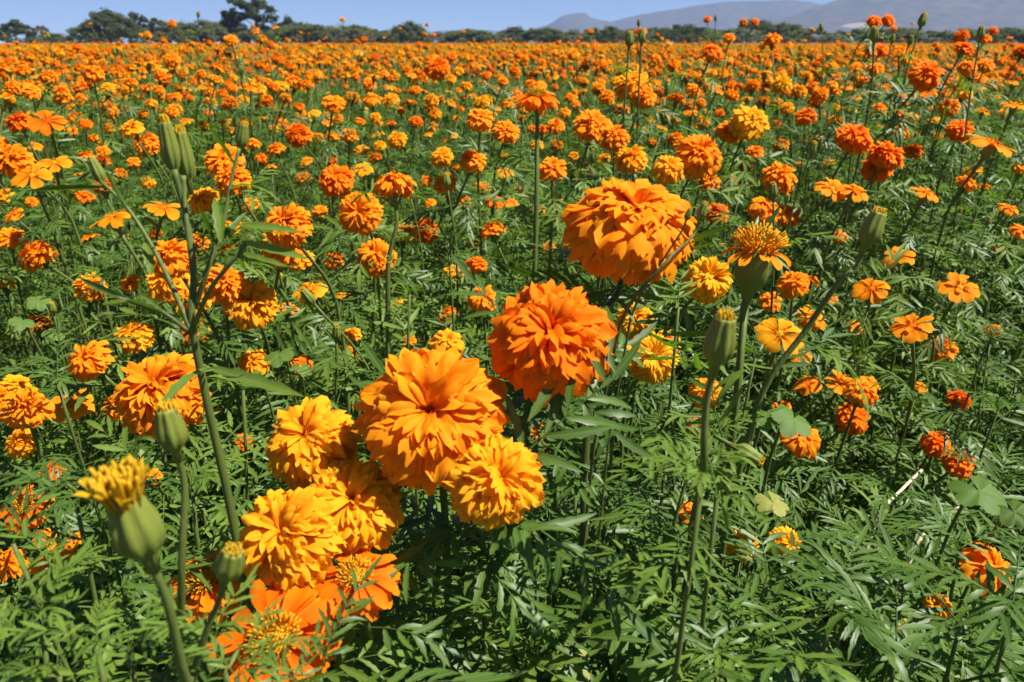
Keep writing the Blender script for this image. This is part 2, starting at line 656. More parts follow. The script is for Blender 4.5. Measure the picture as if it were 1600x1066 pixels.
def hides(p, keep=.90):
    q = pix(p)
    if q is None:
        return True
    for c, rad in SIGHT:
        h = c[3]
        if F * rad / h[2] < 17:
            continue
        if q[2] < h[2] + .01 and (q[0] - h[0]) ** 2 + (q[1] - h[1]) ** 2 < (keep * F * rad / h[2]) ** 2:
            return True
    return False


def see(c, rad):
    SIGHT.append(((c.x, c.y, c.z, pix(c)), rad))


def grow_leaves(*a):
    LEAFQ.append(a)


def set_leaves(root, pts, n, t0, t1, r, leaves=LEAFS, size=1.0, opp=True):
    """leaves along a stem curve (points in the frame of root)"""
    k = len(pts) - 1
    spin = r.uniform(0, 6.28)
    for i in range(n):
        t = t0 + (t1 - t0) * (i + r.uniform(.1, .9)) / n
        q = t * k
        j = min(int(q), k - 1)
        p = pts[j].lerp(pts[j + 1], q - j)
        tg = (pts[j + 1] - pts[j]).normalized()
        for s in ((0, 1) if opp else (0,)):
            a = spin + i * math.pi / 2 + s * math.pi + r.uniform(-.3, .3)
            o = Vector((math.cos(a), math.sin(a), 0))
            o = (o - tg * o.dot(tg)).normalized()
            el = r.uniform(.35, .95)
            d = o * math.cos(el) + tg * math.sin(el)
            sc = size * r.uniform(.75, 1.15)
            wp = root.location + p
            if any(hides(wp + d * (sc * q)) for q in (.03, .07, .11)):
                continue
            link('leaf', r.choice(leaves), root, frame(d, tg - o * .2, p, (sc, sc, sc)))


def stem_curve(head, axis, base, r, neck=.10, bend=.03):
    h = Vector(head)
    a = Vector(axis).normalized()
    p1 = h - a * neck
    b = Vector(base)
    mid = b.lerp(p1, .5) + Vector((r.uniform(-1, 1) * bend, r.uniform(-1, 1) * bend, 0))
    return crom([b, mid, p1, h], 5)


def stem_mesh(pts, r0, r1, r2=None, mat=STEM, n=7):
    mb = MB()
    k = len(pts)
    rad = []
    for i in range(k):
        t = i / (k - 1)
        q = r0 + (r1 - r0) * t
        if r2 and t > .8:
            q = q + (r2 - q) * ((t - .8) / .2) ** 1.5
        rad.append(q)
    mb.tube(pts, rad, n)
    return mb.mesh('stem', [mat])


def petals_of(fh, layout, meshes, r):
    for v, M in layout:
        link('petal', meshes[v], fh, M)


def flower(px, py, dpx, D, axis, kind, color, label, group=None, sep=False, seed=0, base=None, via=None, leaves=5,
           n=130, hr=.75, thmax=2.0, stemmat=STEM, wscale=1.0):
    """one flowering marigold: D real diameter in metres, dpx its width in the photograph"""
    r = random.Random(seed * 977 + int(px) * 31 + int(py))
    d = F * D / dpx
    for _ in range(30):
        c = P(px, py, d)
        if c.z > Hc(c.x, c.y) - .01:
            break
        d *= .97
    D = dpx * d / F
    return flower_at(P(px, py, d), D, axis, kind, color, label, group, sep, r, base, via, leaves, n, hr, thmax, stemmat, wscale)


def flower_at(c, D, axis, kind, color, label, group, sep, r, base=None, via=None, leaves=5, n=130, hr=.75, thmax=2.0,
              stemmat=STEM, wscale=1.0):
    ax = Vector(axis).normalized()
    Rr = D / 2
    if base is None:
        base = (c.x - ax.x * .18 + r.uniform(-.05, .05), c.y - ax.y * .12 + r.uniform(-.03, .07), 0)
    base = Vector((base[0], base[1], -.01))
    root = thing('marigold_plant', base, label, 'marigold', group)
    see(c, Rr)
    cc = c - base
    cal = 1 if kind in ('single',) else 0
    ch = .020 if cal == 0 else .017
    csz = Rr / (.042 if kind == 'pompom' else .036) if cal == 0 else Rr / .030
    csz = max(.7, min(1.25, csz))
    if kind == 'shaggy':
        csz = 1.35
    off = Rr * (.30 if kind in ('pompom', 'loose') else .04)
    neck_end = cc - ax * (off + ch * csz * 1.2)
    if via:
        pts = crom([Vector((0, 0, 0))] + [Vector(v) - base for v in via] + [neck_end - ax * .02, neck_end], 5)
    else:
        pts = stem_curve(neck_end, ax, (0, 0, 0), r)
    link('stem', stem_mesh(pts, .0036, .0019, .0030 * csz, stemmat), root)
    link('calyx', CALYXES[cal], root, axis_frame(ax, r.uniform(0, 6), cc - ax * off, csz))
    if not sep:
        link('flower_head', r.choice(HEADS[color, kind]), root, axis_frame(ax, r.uniform(0, 6.28), cc, Rr) @ Matrix.Diagonal((1, 1, r.uniform(.85, 1.1), 1)))
    else:
        if kind in ('pompom', 'loose'):
            fh = link('flower_head', RECEPT[color], root, axis_frame(ax, 0, cc - ax * Rr * .06, Rr * .36))
            lay = double_layout(r, n, Rr, Rr * hr, thmax, 8, wscale)
            ms = PETAL_ME[color, 'b']
        else:
            mb = MB()
            if kind == 'single':
                disc_add(mb, r, Rr * .2, Rr * .16, 22, Rr * .16)
                lay = single_layout(r, 8, Rr, 1.45, 6, 1, 1.0)
                if r.random() < .6:
                    lay += single_layout(r, 4, Rr * .62, 1.0, 6, 1, .8)
                ms = PETAL_ME[color, 's']
                dm = PET[color] if r.random() < .5 else DISC
            elif kind == 'shaggy':
                disc_add(mb, r, Rr * .40, Rr * .5, 120, Rr * .46)
                lay = single_layout(r, 12, Rr * 1.15, 1.55, 6, 1, .75, .3) + single_layout(r, 14, Rr * .95, .5, 6, 1, .6, .36)
                ms = PETAL_ME[color, 'n']
                dm = DISC
            else:
                disc_add(mb, r, Rr * .24, Rr * .22, 120, Rr * .20)
                lay = single_layout(r, 17, Rr, 1.5, 6, 2, .85, .2)
                ms = PETAL_ME[color, 'n']
                dm = DISC
            fh = link('flower_head', mb.mesh('flower_head', [dm]), root, axis_frame(ax, 0, cc))
        inv = fh.matrix_basis.inverted() @ axis_frame(ax, r.uniform(0, 6.28), cc)
        for v, M in lay:
            link('petal', ms[v], fh, inv @ M)
    if leaves:
        grow_leaves(root, pts, leaves, .40, .93, r, LEAFS if r.random() < .6 else LEAFS2, r.uniform(.8, 1.05))
    return root


def bud_plant(px, py, d, hpx, axis, label, group=None, opening=False, base=None, via=None, leaves=4, seed=0, stemmat=STEM, var=0, blades=True, fat=1.0):
    """closed or opening bud on its stem; px,py = middle of the bud, hpx = its length in the photograph"""
    r = random.Random(seed + int(px) * 13 + int(py))
    ax = Vector(axis).normalized()
    H = hpx * d / F
    c = P(px, py, d)
    return bud_at(c, H, ax, label, group, opening, base, via, leaves, r, stemmat, var, fat)


def bud_at(c, H, ax, label, group, opening, base, via, leaves, r, stemmat=STEM, var=0, fat=1.0):
    ax = Vector(ax).normalized()
    sc = H / (.030 if not opening else .040)
    if base is None:
        base = (c.x - ax.x * .2 + r.uniform(-.04, .04), c.y - ax.y * .2 + r.uniform(-.03, .06), 0)
    base = Vector((base[0], base[1], -.01))
    root = thing('marigold_bud_plant', base, label, 'flower bud', group)
    see(c, H * .45)
    b0 = c - ax * H * .5 - base
    if via:
        pts = crom([Vector((0, 0, 0))] + [Vector(v) - base for v in via] + [b0 - ax * .025 * min(1, sc), b0], 6)
    else:
        pts = stem_curve(b0, ax, (0, 0, 0), r)
    link('stem', stem_mesh(pts, min(.0034, .0032 * sc), .0015 * min(1, sc + .15), .0026 * sc, stemmat, 8), root)
    ca, tf = BUDS[2] if opening else BUDS[var % 2]
    M = axis_frame(ax, r.uniform(0, 6), b0, sc) @ Matrix.Diagonal((fat, fat, 1, 1))
    co = link('calyx', ca, root, M)
    link('petal_tuft', tf, co)
    if leaves:
        grow_leaves(root, pts, leaves, .3, .8, r, LEAFS2, r.uniform(.8, 1.0))
    return root


# ------------------------------------------------------------------ the lie of the canopy
def Hc(x, y):
    """top of the foliage above the soil"""
    h = float(np.interp(y, [-.6, .3, .45, .65, .9, 1.5, 3, 8], [.50, .60, .71, .80, .85, .91, 1.0, 1.04]))
    h += .045 * noise2(x * .9, y * .9) + (.05 if y > .9 else .03) * noise2(x * 4.2 + 1, y * 3.4, 2) * min(1.3, .8 + y / 12)
    if y < 3:
        h -= .17 * math.exp(-((x - .52) / .33) ** 2 - ((y - 1.0) / .36) ** 2)
        h -= .03 * math.exp(-((x - .12) / .14) ** 2 - ((y - .85) / .2) ** 2)
        h -= .07 * math.exp(-((x + .50) / .25) ** 2 - ((y - .7) / .3) ** 2)
        h += .15 * math.exp(-((x - 1.05) / .55) ** 2 - ((y - 2.0) / .5) ** 2)
    return h


# ------------------------------------------------------------------ setting: ground, hills
def grid_sheet(name, xs, ys, zf, mat):
    mb = MB()
    v = [(x, y, zf(x, y)) for y in ys for x in xs]
    n = len(xs)
    f = [(j * n + i, j * n + i + 1, (j + 1) * n + i + 1, (j + 1) * n + i) for j in range(len(ys) - 1) for i in range(n - 1)]
    mb.add(v, f)
    return mb.mesh(name, [mat])


def gm():
    m, n, out = mat_new('ground')
    ge = N(n, 'ShaderNodeNewGeometry')
    sx = N(n, 'ShaderNodeSeparateXYZ')
    n.links.new(ge.outputs['Position'], sx.inputs[0])
    n1 = N(n, 'ShaderNodeTexNoise'); n1.inputs['Scale'].default_value = 9; n1.inputs['Detail'].default_value = 8
    n2 = N(n, 'ShaderNodeTexNoise'); n2.inputs['Scale'].default_value = .01; n2.inputs['Detail'].default_value = 6
    n.links.new(ge.outputs['Position'], n1.inputs['Vector'])
    n.links.new(ge.outputs['Position'], n2.inputs['Vector'])
    soil = mixc(n, mrange(n, n1.outputs[0], .35, .65, 0, 1), (.050, .036, .024), (.11, .085, .058))
    grass = mixc(n, mrange(n, n2.outputs[0], .4, .6, 0, 1), (.10, .11, .045), (.19, .16, .08))
    c = mixc(n, mrange(n, sx.outputs[1], 124, 132, 0, 1), soil, grass)
    b = N(n, 'ShaderNodeBsdfPrincipled')
    n.links.new(c, b.inputs['Base Color'])
    b.inputs['Roughness'].default_value = .95
    bp = N(n, 'ShaderNodeBump'); bp.inputs['Distance'].default_value = .03
    n.links.new(n1.outputs[0], bp.inputs['Height'])
    n.links.new(bp.outputs[0], b.inputs['Normal'])
    n.links.new(b.outputs[0], out.inputs[0])
    return m


def ground_z(x, y):
    if abs(x) > 8 or y > 8 or y < -3:
        return 0.0
    return .012 * noise2(x * 3, y * 3) - .012 + .010 * math.sin(x * 8)


gx = [-8800, -2000, -400, -60, -15] + list(np.linspace(-8, 8, 61)) + [15, 60, 400, 2000, 8800]
gy = [-400, -60, -10] + list(np.linspace(-3, 8, 45)) + [15, 60, 130, 400, 2000, 8800]
ground = link('ground', grid_sheet('ground', gx, gy, ground_z, gm()))
tag(ground, 'dark brown field soil under the marigolds', 'ground', kind='structure')


def hill_mat(name, ca, cb, patch=None):
    m, n, out = mat_new(name)
    tc = N(n, 'ShaderNodeTexCoord')
    nz = N(n, 'ShaderNodeTexNoise'); nz.inputs['Scale'].default_value = .012; nz.inputs['Detail'].default_value = 9
    n.links.new(tc.outputs['Object'], nz.inputs['Vector'])
    c = mixc(n, mrange(n, nz.outputs[0], .4, .6, 0, 1), ca, cb)
    if patch is not None:
        ds = N(n, 'ShaderNodeVectorMath', operation='DISTANCE')
        n.links.new(tc.outputs['Object'], ds.inputs[0])
        ds.inputs[1].default_value = patch[0]
        ad = N(n, 'ShaderNodeMath', operation='MULTIPLY_ADD')
        n.links.new(nz.outputs[0], ad.inputs[0]); ad.inputs[1].default_value = patch[1] * 1.6
        n.links.new(ds.outputs['Value'], ad.inputs[2])
        c = mixc(n, mrange(n, ad.outputs[0], patch[1] * 1.75, patch[1] * 1.95, 1, 0), c, (.30, .20, .16))
    b = N(n, 'ShaderNodeBsdfPrincipled')
    n.links.new(c, b.inputs['Base Color'])
    b.inputs['Roughness'].default_value = .95
    n.links.new(b.outputs[0], out.inputs[0])
    return m


def ridge(name, crest, Y, depth, label, ca, cb, seed, patch=None):
    """mountain range whose skyline follows crest = [(px, py)], Y metres away, running down towards the field"""
    xs = [p[0] for p in crest]
    ncol, nrow = 260, 34
    pxs = np.linspace(xs[0], xs[-1], ncol)
    cr = np.interp(pxs, xs, [p[1] for p in crest])
    mb = MB()
    v = []
    r = random.Random(seed)
    ph = [r.uniform(0, 6.28) for _ in range(12)]
    for j in range(nrow):
        u = j / (nrow - 1) * 1.5           # 0 foot, 1 crest, 1.5 behind
        for i in range(ncol):
            top = PY(pxs[i], cr[i], Y)
            zt = max(0, top.z)
            g = 0
            for k in range(6):
                fq = .0016 * 1.7 ** k
                g += math.sin(top.x * fq * 2 + ph[k] + u * 1.5 * math.sin(ph[k + 6])) / 1.5 ** k
            g = g / 3
            if u <= 1:
                s = u ** 1.35
                z = zt * (s + .20 * (1 - abs(g)) * u * (1 - u) * 1.6 - .10 * u * (1 - u))
            else:
                z = zt * (1 - ((u - 1) / .5) ** 1.4)
            z += zt * .012 * math.sin(top.x * .02 + u * 25) * u * max(0, 1 - u)
            v.append((top.x * (Y + (u - 1) * depth) / Y, Y + (u - 1) * depth, z - 3 * (u == 0)))
    f = [(j * ncol + i, j * ncol + i + 1, (j + 1) * ncol + i + 1, (j + 1) * ncol + i) for j in range(nrow - 1) for i in range(ncol - 1)]
    mb.add(v, f)
    o = link(name, mb.mesh(name, [hill_mat(name, ca, cb, patch)]))
    tag(o, label, 'hills', kind='structure')
    return o


ridge('far_hills', [(560, 62), (640, 54), (690, 48), (740, 46), (800, 50), (900, 52), (1000, 54), (1100, 58), (1200, 62)], 8000, 900,
      'low pale blue hills far beyond the trees', (.040, .050, .034), (.075, .072, .050), 1)
ridge('mesa_hills', [(700, 62), (780, 53), (835, 45), (858, 38), (870, 30), (880, 24), (893, 22), (908, 20), (916, 21), (922, 27), (936, 31), (955, 34),
                     (975, 29), (1000, 23), (1030, 18), (1060, 14), (1085, 9), (1110, 6), (1130, 3), (1180, 2), (1235, 0), (1270, 4), (1300, 12), (1360, 26), (1450, 45), (1560, 60)],
      6800, 1500, 'blue hazy ridge with a small flat-topped hill at its end', (.030, .040, .028), (.075, .068, .046), 2)
qp = PY(1342, 40, 4300)
ridge('mountain', [(1090, 64), (1160, 46), (1200, 36), (1240, 24), (1275, 10), (1310, 0), (1350, -8), (1420, -16), (1500, -24), (1580, -22), (1680, -34),
                   (1800, -40), (1950, -20), (2100, 10), (2300, 50), (2400, 62)],
      5200, 1500, 'large hazy blue mountain with a bare pink quarry scar', (.030, .040, .028), (.080, .070, .048), 3, (tuple(qp), 75))


# ------------------------------------------------------------------ trees along the far edge of the field
def tree_meshes(seed, kind):
    """unit-height tree; kind round / tall / shrub"""
    r = random.Random(seed)
    tr = MB()
    cr = MB()
    cl = []
    if kind == 'tall':
        tr.tube([(0, 0, 0), (.01, 0, .3), (-.01, .01, .6), (0, 0, .85)], [.022, .018, .012, .004], 6)
        for i in range(9):
            z = r.uniform(.35, .75); a = r.uniform(0, 6.28); L = r.uniform(.12, .24)
            e = Vector((math.cos(a) * L, math.sin(a) * L, z + L * .9))
            tr.tube([(0, 0, z), e * .5 + Vector((0, 0, z * .5)), e], [.009, .006, .003], 4)
            cl.append((e, r.uniform(.07, .11)))
        for i in range(5):
            cl.append((Vector((r.uniform(-.1, .1), r.uniform(-.1, .1), r.uniform(.78, .94))), r.uniform(.07, .1)))
    else:
        top = .95
        spread = .55 if kind == 'round' else .8
        nl = 7
        tr.tube([(0, 0, 0), (.015, .01, .15), (0, 0, .32)], [.045, .035, .028], 6)
        for i in range(nl):
            a = 6.28 * i / nl + r.uniform(-.3, .3)
            L = r.uniform(.5, .9) * spread
            e = Vector((math.cos(a) * L, math.sin(a) * L, r.uniform(.45, .8)))
            tr.tube([(0, 0, .28), e * .45 + Vector((0, 0, .12)), e], [.02, .012, .004], 4)
        for i in range(60 if kind == 'round' else 44):
            a = r.uniform(0, 6.28)
            q = math.sqrt(r.random()) * spread
            zz = (.16 if kind == 'round' else .10) + (top - .2) * (1 - (q / spread) ** 2) ** .5 * (1 - .75 * r.random() ** 2)
            cl.append((Vector((math.cos(a) * q, math.sin(a) * q, zz)), r.uniform(.08, .16)))
    for c, rad in cl:
        for _ in range(80):
            d = Vector((r.gauss(0, 1), r.gauss(0, 1), r.gauss(0, 1))).normalized() * rad * r.uniform(.35, 1.08)
            p = c + d
            if p.z < .03:
                continue
            s = r.uniform(.028, .055)
            n = (d.normalized() + Vector((r.uniform(-1, 1), r.uniform(-1, 1), r.uniform(-.5, 1)))).normalized()
            x = n.orthogonal().normalized()
            y = n.cross(x)
            a = r.uniform(0, 6.28)
            x, y = x * math.cos(a) + y * math.sin(a), y * math.cos(a) - x * math.sin(a)
            cr.add([tuple(p - x * s), tuple(p - y * s * .5), tuple(p + x * s), tuple(p + y * s * .5)], [(0, 1, 2, 3)])
    return tr, cr


TREES = {}
for kd, cnt in (('round', 3), ('tall', 2), ('shrub', 3)):
    for q in range(cnt):
        tr, cr = tree_meshes(hash((kd == 'round', kd == 'tall', q)) % 1000 + q, kd)
        TREES[kd, q] = (tr.mesh('trunk', [BARK]), [cr.mesh('crown', [m], False) for m in TREE])


def tree(px, top, wpx, Y, kind, var, col, label, group=None, name='tree'):
    Y *= 2.7
    t = PY(px, top, Y)
    ht = max(1.0, t.z)
    wd = wpx * Y / F
    ws = wd / {'round': 1.25, 'tall': .5, 'shrub': 1.75}[kind]
    root = thing(name, (t.x, Y, 0), label, 'tree', group)
    root.scale = (ws, ws, ht)
    root.rotation_euler = (0, 0, px * .7)
    a, b = TREES[kind, var]
    link('trunk', a, root)
    link('crown', b[col], root)


tree(165, 14, 88, 128, 'round', 0, 1, 'big round dark green tree with a dense dome crown')
tree(18, 30, 34, 131, 'tall', 0, 1, 'slim dark tree at the end of the tree line')
tree(38, 38, 26, 134, 'tall', 1, 1, 'short dark tree beside the slim end tree')
tree(58, 36, 40, 140, 'shrub', 0, 2, 'pale bushy tree with a lone twiggy top')
tree(95, 50, 110, 138, 'shrub', 1, 2, 'wide low grey-green scrub beside the round dome tree')
tree(216, 20, 26, 138, 'tall', 1, 1, 'small-headed dark tree just behind the round dome tree')
tree(246, 28, 32, 140, 'tall', 0, 0, 'thin green tree between the dome tree and grey scrub')
tree(312, 31, 84, 134, 'round', 1, 2, 'rounded grey-green tree next to the tall twin-headed trees')
tree(357, 12, 34, 138, 'tall', 0, 1, 'tall dark tree, the lower of the twin-headed pair')
tree(397, -3, 58, 138, 'tall', 1, 1, 'tallest tree of the line with a broken open crown')
tree(452, 24, 40, 142, 'round', 2, 1, 'medium tree right after the tallest tree')
tree(500, 42, 70, 140, 'shrub', 0, 0, 'low green scrub tree after the medium tree')
tree(545, 38, 80, 136, 'round', 2, 2, 'broad grey-green tree before the gap of open sky')
tree(580, 46, 44, 145, 'shrub', 2, 2, 'small end shrub of the left tree line')
tree(636, 33, 62, 132, 'round', 1, 0, 'lone round tree standing in the gap of the line')
tree(662, 46, 30, 138, 'shrub', 1, 0, 'low bush leaning on the lone round tree')
G = 'low scrub trees of the hedgerow'
SL = 'low scrub tree in the far hedgerow'
for i, (x, t, wv) in enumerate([(735, 52, 60), (775, 54, 50), (815, 46, 60), (850, 50, 50), (905, 50, 62), (945, 45, 54), (985, 52, 60), (1035, 46, 50), (1068, 42, 60),
                                (1105, 50, 50), (1150, 48, 60), (1190, 34, 60), (1228, 42, 56), (1265, 48, 60), (1330, 50, 60), (1395, 50, 60), (1440, 48, 60), (1500, 50, 70), (1565, 50, 70), (1625, 48, 70),
                                (130, 44, 60), (200, 40, 60), (262, 42, 70), (285, 38, 60), (345, 42, 60), (385, 40, 70), (425, 40, 60), (475, 42, 70), (520, 44, 60), (565, 46, 60), (610, 54, 50), (690, 54, 50),
                                (-40, 40, 70), (-95, 46, 80), (-160, 30, 90)]):
    tree(x, t - 7, wv * 1.7, 134 + (i * 7) % 17, 'shrub' if i % 3 else 'round', i % 3, (i * 2) % 3, SL + (' beside the mountain' if x > 1280 else ' below the long blue ridge' if x > 950 else ' below the flat-topped hill' if x > 720 else ' under the tall trees' if x > 240 else ' by the dome tree'), G, 'scrub_tree')

# ------------------------------------------------------------------ foreground heroes, each from its place in the photograph
T = flower
T(675, 648, 240, .098, (.02, -.70, .70), 'pompom', 'orange', 'biggest ruffled orange marigold bloom, tallest of the foreground cluster', sep=True, n=295, hr=.80, thmax=1.95, via=[P(700, 900, .62)])
T(990, 342, 224, .098, (.08, -.34, .94), 'pompom', 'orange', 'large flat-domed orange marigold bloom standing highest on a dark stem', sep=True, n=285, hr=.52, thmax=1.95, stemmat=STEMD, via=[P(930, 520, .56)])
T(862, 528, 206, .086, (-.05, -.62, .75), 'pompom', 'deep', 'deep orange loose marigold bloom half shaded by its higher neighbour', sep=True, n=250, hr=.74, thmax=1.95, wscale=1.05)
T(774, 750, 154, .060, (.30, -.62, .72), 'pompom', 'amber', 'golden orange marigold bloom tucked under the biggest bloom', sep=True, n=240, hr=.85, thmax=2.0, via=[P(760, 900, .60)])
T(486, 690, 152, .066, (-.12, -.48, .85), 'pompom', 'amber', 'golden domed marigold bloom at the upper end of the crowded trio', sep=True, n=240, hr=.80, thmax=2.0)
T(552, 788, 166, .068, (.12, -.55, .80), 'pompom', 'amber', 'golden marigold bloom crossed by the shadow of the biggest bloom', sep=True, n=240, hr=.78, thmax=1.95)
T(452, 838, 172, .067, (-.20, -.55, .78), 'pompom', 'amber', 'golden marigold bloom behind the small round bud', sep=True, n=240, hr=.82, thmax=2.0)
T(556, 900, 150, .058, (-.02, -.25, .95), 'anemone', 'deep', 'skirted orange marigold with a raised yellow spiky centre', sep=True)
T(430, 1000, 225, .080, (-.05, -.45, .88), 'anemone', 'deep', 'wide skirted orange marigold with yellow centre, lowest of the cluster', sep=True)
T(320, 905, 150, .070, (-.1, -.35, .9), 'anemone', 'orange', 'orange marigold with golden centre behind the bud stems', sep=True)
T(252, 612, 148, .080, (-.10, -.50, .85), 'pompom', 'orange', 'full orange marigold bloom behind the closed bud, under drooping leaves', sep=True, n=240, hr=.82, thmax=2.0)
T(185, 632, 60, .05, (-.4, -.3, .8), 'loose', 'orange', 'half-hidden orange bloom pressed beside the full bloom', sep=True, n=50)
T(840, 150, 82, .060, (.0, -.12, 1), 'anemone', 'deep', 'daisy-like orange marigold on a tall bare upright stem', sep=True, leaves=2, via=[P(838, 330, .93)])
T(1183, 392, 112, .052, (.10, -.02, 1), 'shaggy', 'orange', 'half-open shaggy marigold with green cup and reflexed petals', sep=True, leaves=2, via=[P(1165, 470, .60)], stemmat=STEM)
T(616, 284, 78, .062, (-.05, .25, .95), 'loose', 'orange', 'drooping orange marigold seen from its side on a thin stem', sep=True, n=60, hr=.5, thmax=2.25, leaves=2, via=[P(606, 420, 1.0)])
T(562, 333, 72, .064, (.02, -.80, .55), 'pompom', 'orange', 'round orange pompom marigold beside the drooping bloom', sep=True, n=160, wscale=1.1, hr=.9)
T(588, 402, 64, .060, (.10, -.60, .75), 'pompom', 'orange', 'round orange pompom marigold crossed by a thin stem', sep=True, n=150, wscale=1.1, hr=.9)
T(525, 281, 60, .062, (-.05, -.45, .88), 'pompom', 'deep', 'deep orange pompom next to the drooping marigold', sep=True, n=150, wscale=1.1, hr=.8)
T(392, 474, 86, .066, (.10, -.65, .75), 'pompom', 'amber', 'golden pompom marigold with a dark fleck, beside the tall bud stem', sep=True, n=160, wscale=1.1, hr=.85)
T(1107, 436, 78, .058, (.10, -.70, .70), 'pompom', 'yellow', 'yellow pompom marigold beside the half-open shaggy flower', sep=True, n=160, wscale=1.05, hr=.85)
T(1018, 560, 86, .060, (.10, -.65, .75), 'pompom', 'yellow', 'lower yellow pompom of the pair right of the shaded bloom', sep=True, n=170, wscale=1.05, hr=.9)
T(994, 500, 66, .055, (-.10, -.40, .85), 'pompom', 'yellow', 'upper yellow pompom of the pair right of the shaded bloom', sep=True, n=150, wscale=1.05, hr=.85)
T(1045, 535, 52, .05, (.6, -.2, .7), 'pompom', 'amber', 'small amber pompom peeping out behind the yellow pair', sep=True, n=110, wscale=1.1)
T(1102, 612, 54, .046, (0, -.7, .7), 'pompom', 'amber', 'small amber pompom half hidden by the fat bud stem', sep=True, n=130, wscale=1.05, hr=.9)
T(1158, 850, 56, .031, (-.25, -.7, .65), 'pompom', 'yellow', 'small yellow pompom low in the leaves, browner of two', sep=True, n=130, wscale=1.05, hr=.9)
T(1228, 848, 54, .030, (.2, -.75, .6), 'pompom', 'yellow', 'small bright yellow button pompom low in the leaves', sep=True, n=130, wscale=1.05, hr=.9)
T(1218, 522, 84, .060, (-.1, -.55, .85), 'single', 'amber', 'open single marigold with eight broad spread petals, largest of the singles', sep=True, leaves=3)
T(1254, 682, 76, .056, (.1, -.5, .85), 'loose', 'orange', 'loose orange marigold half covered by a broad mallow leaf', sep=True, n=36, hr=.5)
T(1545, 888, 100, .062, (.5, -.55, .65), 'loose', 'orange', 'loose orange marigold streaked by leaf shadows, low in dark leaves', sep=True, n=50, hr=.6)
T(35, 792, 88, .058, (.1, -.5, .85), 'anemone', 'deep', 'deep orange open marigold near the left edge leaves', sep=True)
T(12, 880, 60, .050, (.2, -.5, .85), 'loose', 'orange', 'small loose orange marigold below the deep orange open one', sep=True, n=30)

# closed and opening buds
B = bud_plant
B(1127, 525, .40, 88, (.10, -.05, 1), 'fat green bud with yellow tip on a thick pale stem', opening=False, base=(.20, .74), via=[P(1078, 850, .66), P(1099, 730, .43)], leaves=0, fat=1.05)
B(1365, 352, .55, 58, (.30, .05, 1), 'green bud with golden tip on a long slanting stem', via=[P(1180, 640, .60), P(1262, 512, .58), P(1325, 425, .56)], leaves=2, fat=1.1)
B(265, 664, .36, 80, (-.06, -.02, 1), 'smooth closed green bud with flat tip on a slender upright stem', via=[P(292, 1050, .42), P(284, 880, .38)], leaves=0, fat=1.05)
B(203, 802, .30, 150, (-.16, -.05, 1), 'large opening bud with ragged yellow petal tips and ribbed green cup', opening=True, via=[P(310, 1130, .37), P(285, 1045, .34)], leaves=0, fat=1.12)
B(360, 876, .34, 66, (.35, -.15, .9), 'small round green bud tinged brown, leaning over its stem', via=[P(300, 1090, .38), P(318, 1000, .36)], leaves=0, fat=1.35, var=1)
B(1172, 712, .55, 46, (.55, -.35, -.2), 'nodding pale green bud hanging beside mallow leaves', via=[P(1110, 760, .6), P(1140, 700, .57)], leaves=1, fat=1.1)
B(1098, 328, .52, 28, (.25, 0, 1), 'tiny green bud on dark stem in front of the flat-domed bloom', via=[P(968, 510, .52), P(1040, 410, .50)], leaves=1, stemmat=STEMD)
B(1076, 334, .50, 20, (.3, 0, 1), 'tiniest green bud, twin of the one before the flat-domed bloom', via=[P(985, 500, .53), P(1040, 400, .51)], leaves=0, stemmat=STEMD)
B(526, 518, .80, 26, (.1, -.1, 1), 'small green bud standing alone between the golden trio and pompoms', leaves=3)
B(480, 462, .80, 30, (-.5, -.1, .8), 'round green bud leaning toward the golden pompom', leaves=3)

# tall branching plant with buds at the left
tp0 = P(400, 1000, .56)
root = thing('marigold_bud_plant', (tp0.x, tp0.y, -.01), 'tall branching marigold with long buds and drooping leaves', 'flower bud')
tb = Vector((tp0.x, tp0.y, -.01))
D0 = .46
mainp = crom([Vector((0, 0, 0)), P(368, 835, .52) - tb, P(322, 620, .48) - tb, P(300, 500, D0) - tb, P(303, 420, D0) - tb, P(293, 350, D0) - tb, P(272, 265, .45) - tb], 6)
link('stem', stem_mesh(mainp, .0032, .0016, .0019, STEM, 8), root)


def branch(pix_pts, r0, r1, mat=STEM):
    pts = crom([P(*q) - tb for q in pix_pts], 6)
    link('stem', stem_mesh(pts, r0, r1, r1 * 1.5, mat, 7), root)
    return pts


def tall_bud(p, d, hpx, ax, var=0, fat=1.0):
    H = hpx * d / F
    ax = Vector(ax).normalized()
    M = axis_frame(ax, 1.0, P(*p, d) - tb - ax * H * .45, H / .030) @ Matrix.Diagonal((fat, fat, 1, 1))
    co = link('calyx', BUDS[var][0], root, M)
    link('petal_tuft', BUDS[var][1], co)


b1 = branch([(302, 425, .46), (296, 380, .455), (289, 320, .455), (286, 275, .455)], .0017, .0013)
b2 = branch([(305, 480, .46), (325, 420, .45), (348, 350, .45), (362, 280, .45), (373.5, 232, .45)], .0018, .0008)
b3 = branch([(300, 520, .46), (270, 450, .46), (235, 380, .46), (195, 320, .46), (157, 283, .46)], .0018, .0008)
b4 = branch([(303, 510, .46), (330, 450, .44), (370, 400, .43), (395, 370, .43)], .0016, .0010)
b5 = branch([(298, 520, .46), (240, 480, .45), (180, 465, .44)], .0014, .0010, STEMD)
tall_bud((264, 226), .45, 84, (-.06, 0, 1), 0, .62)
tall_bud((287, 240), .457, 82, (-.05, 0, 1), 1, .62)
tall_bud((379, 212), .45, 42, (.25, 0, 1), 1, .85)
tall_bud((151, 266), .46, 42, (-.3, 0, 1), 0, .85)
rr = random.Random(11)
grow_leaves(root, mainp, 5, .42, .78, rr, LEAFS2, .55)
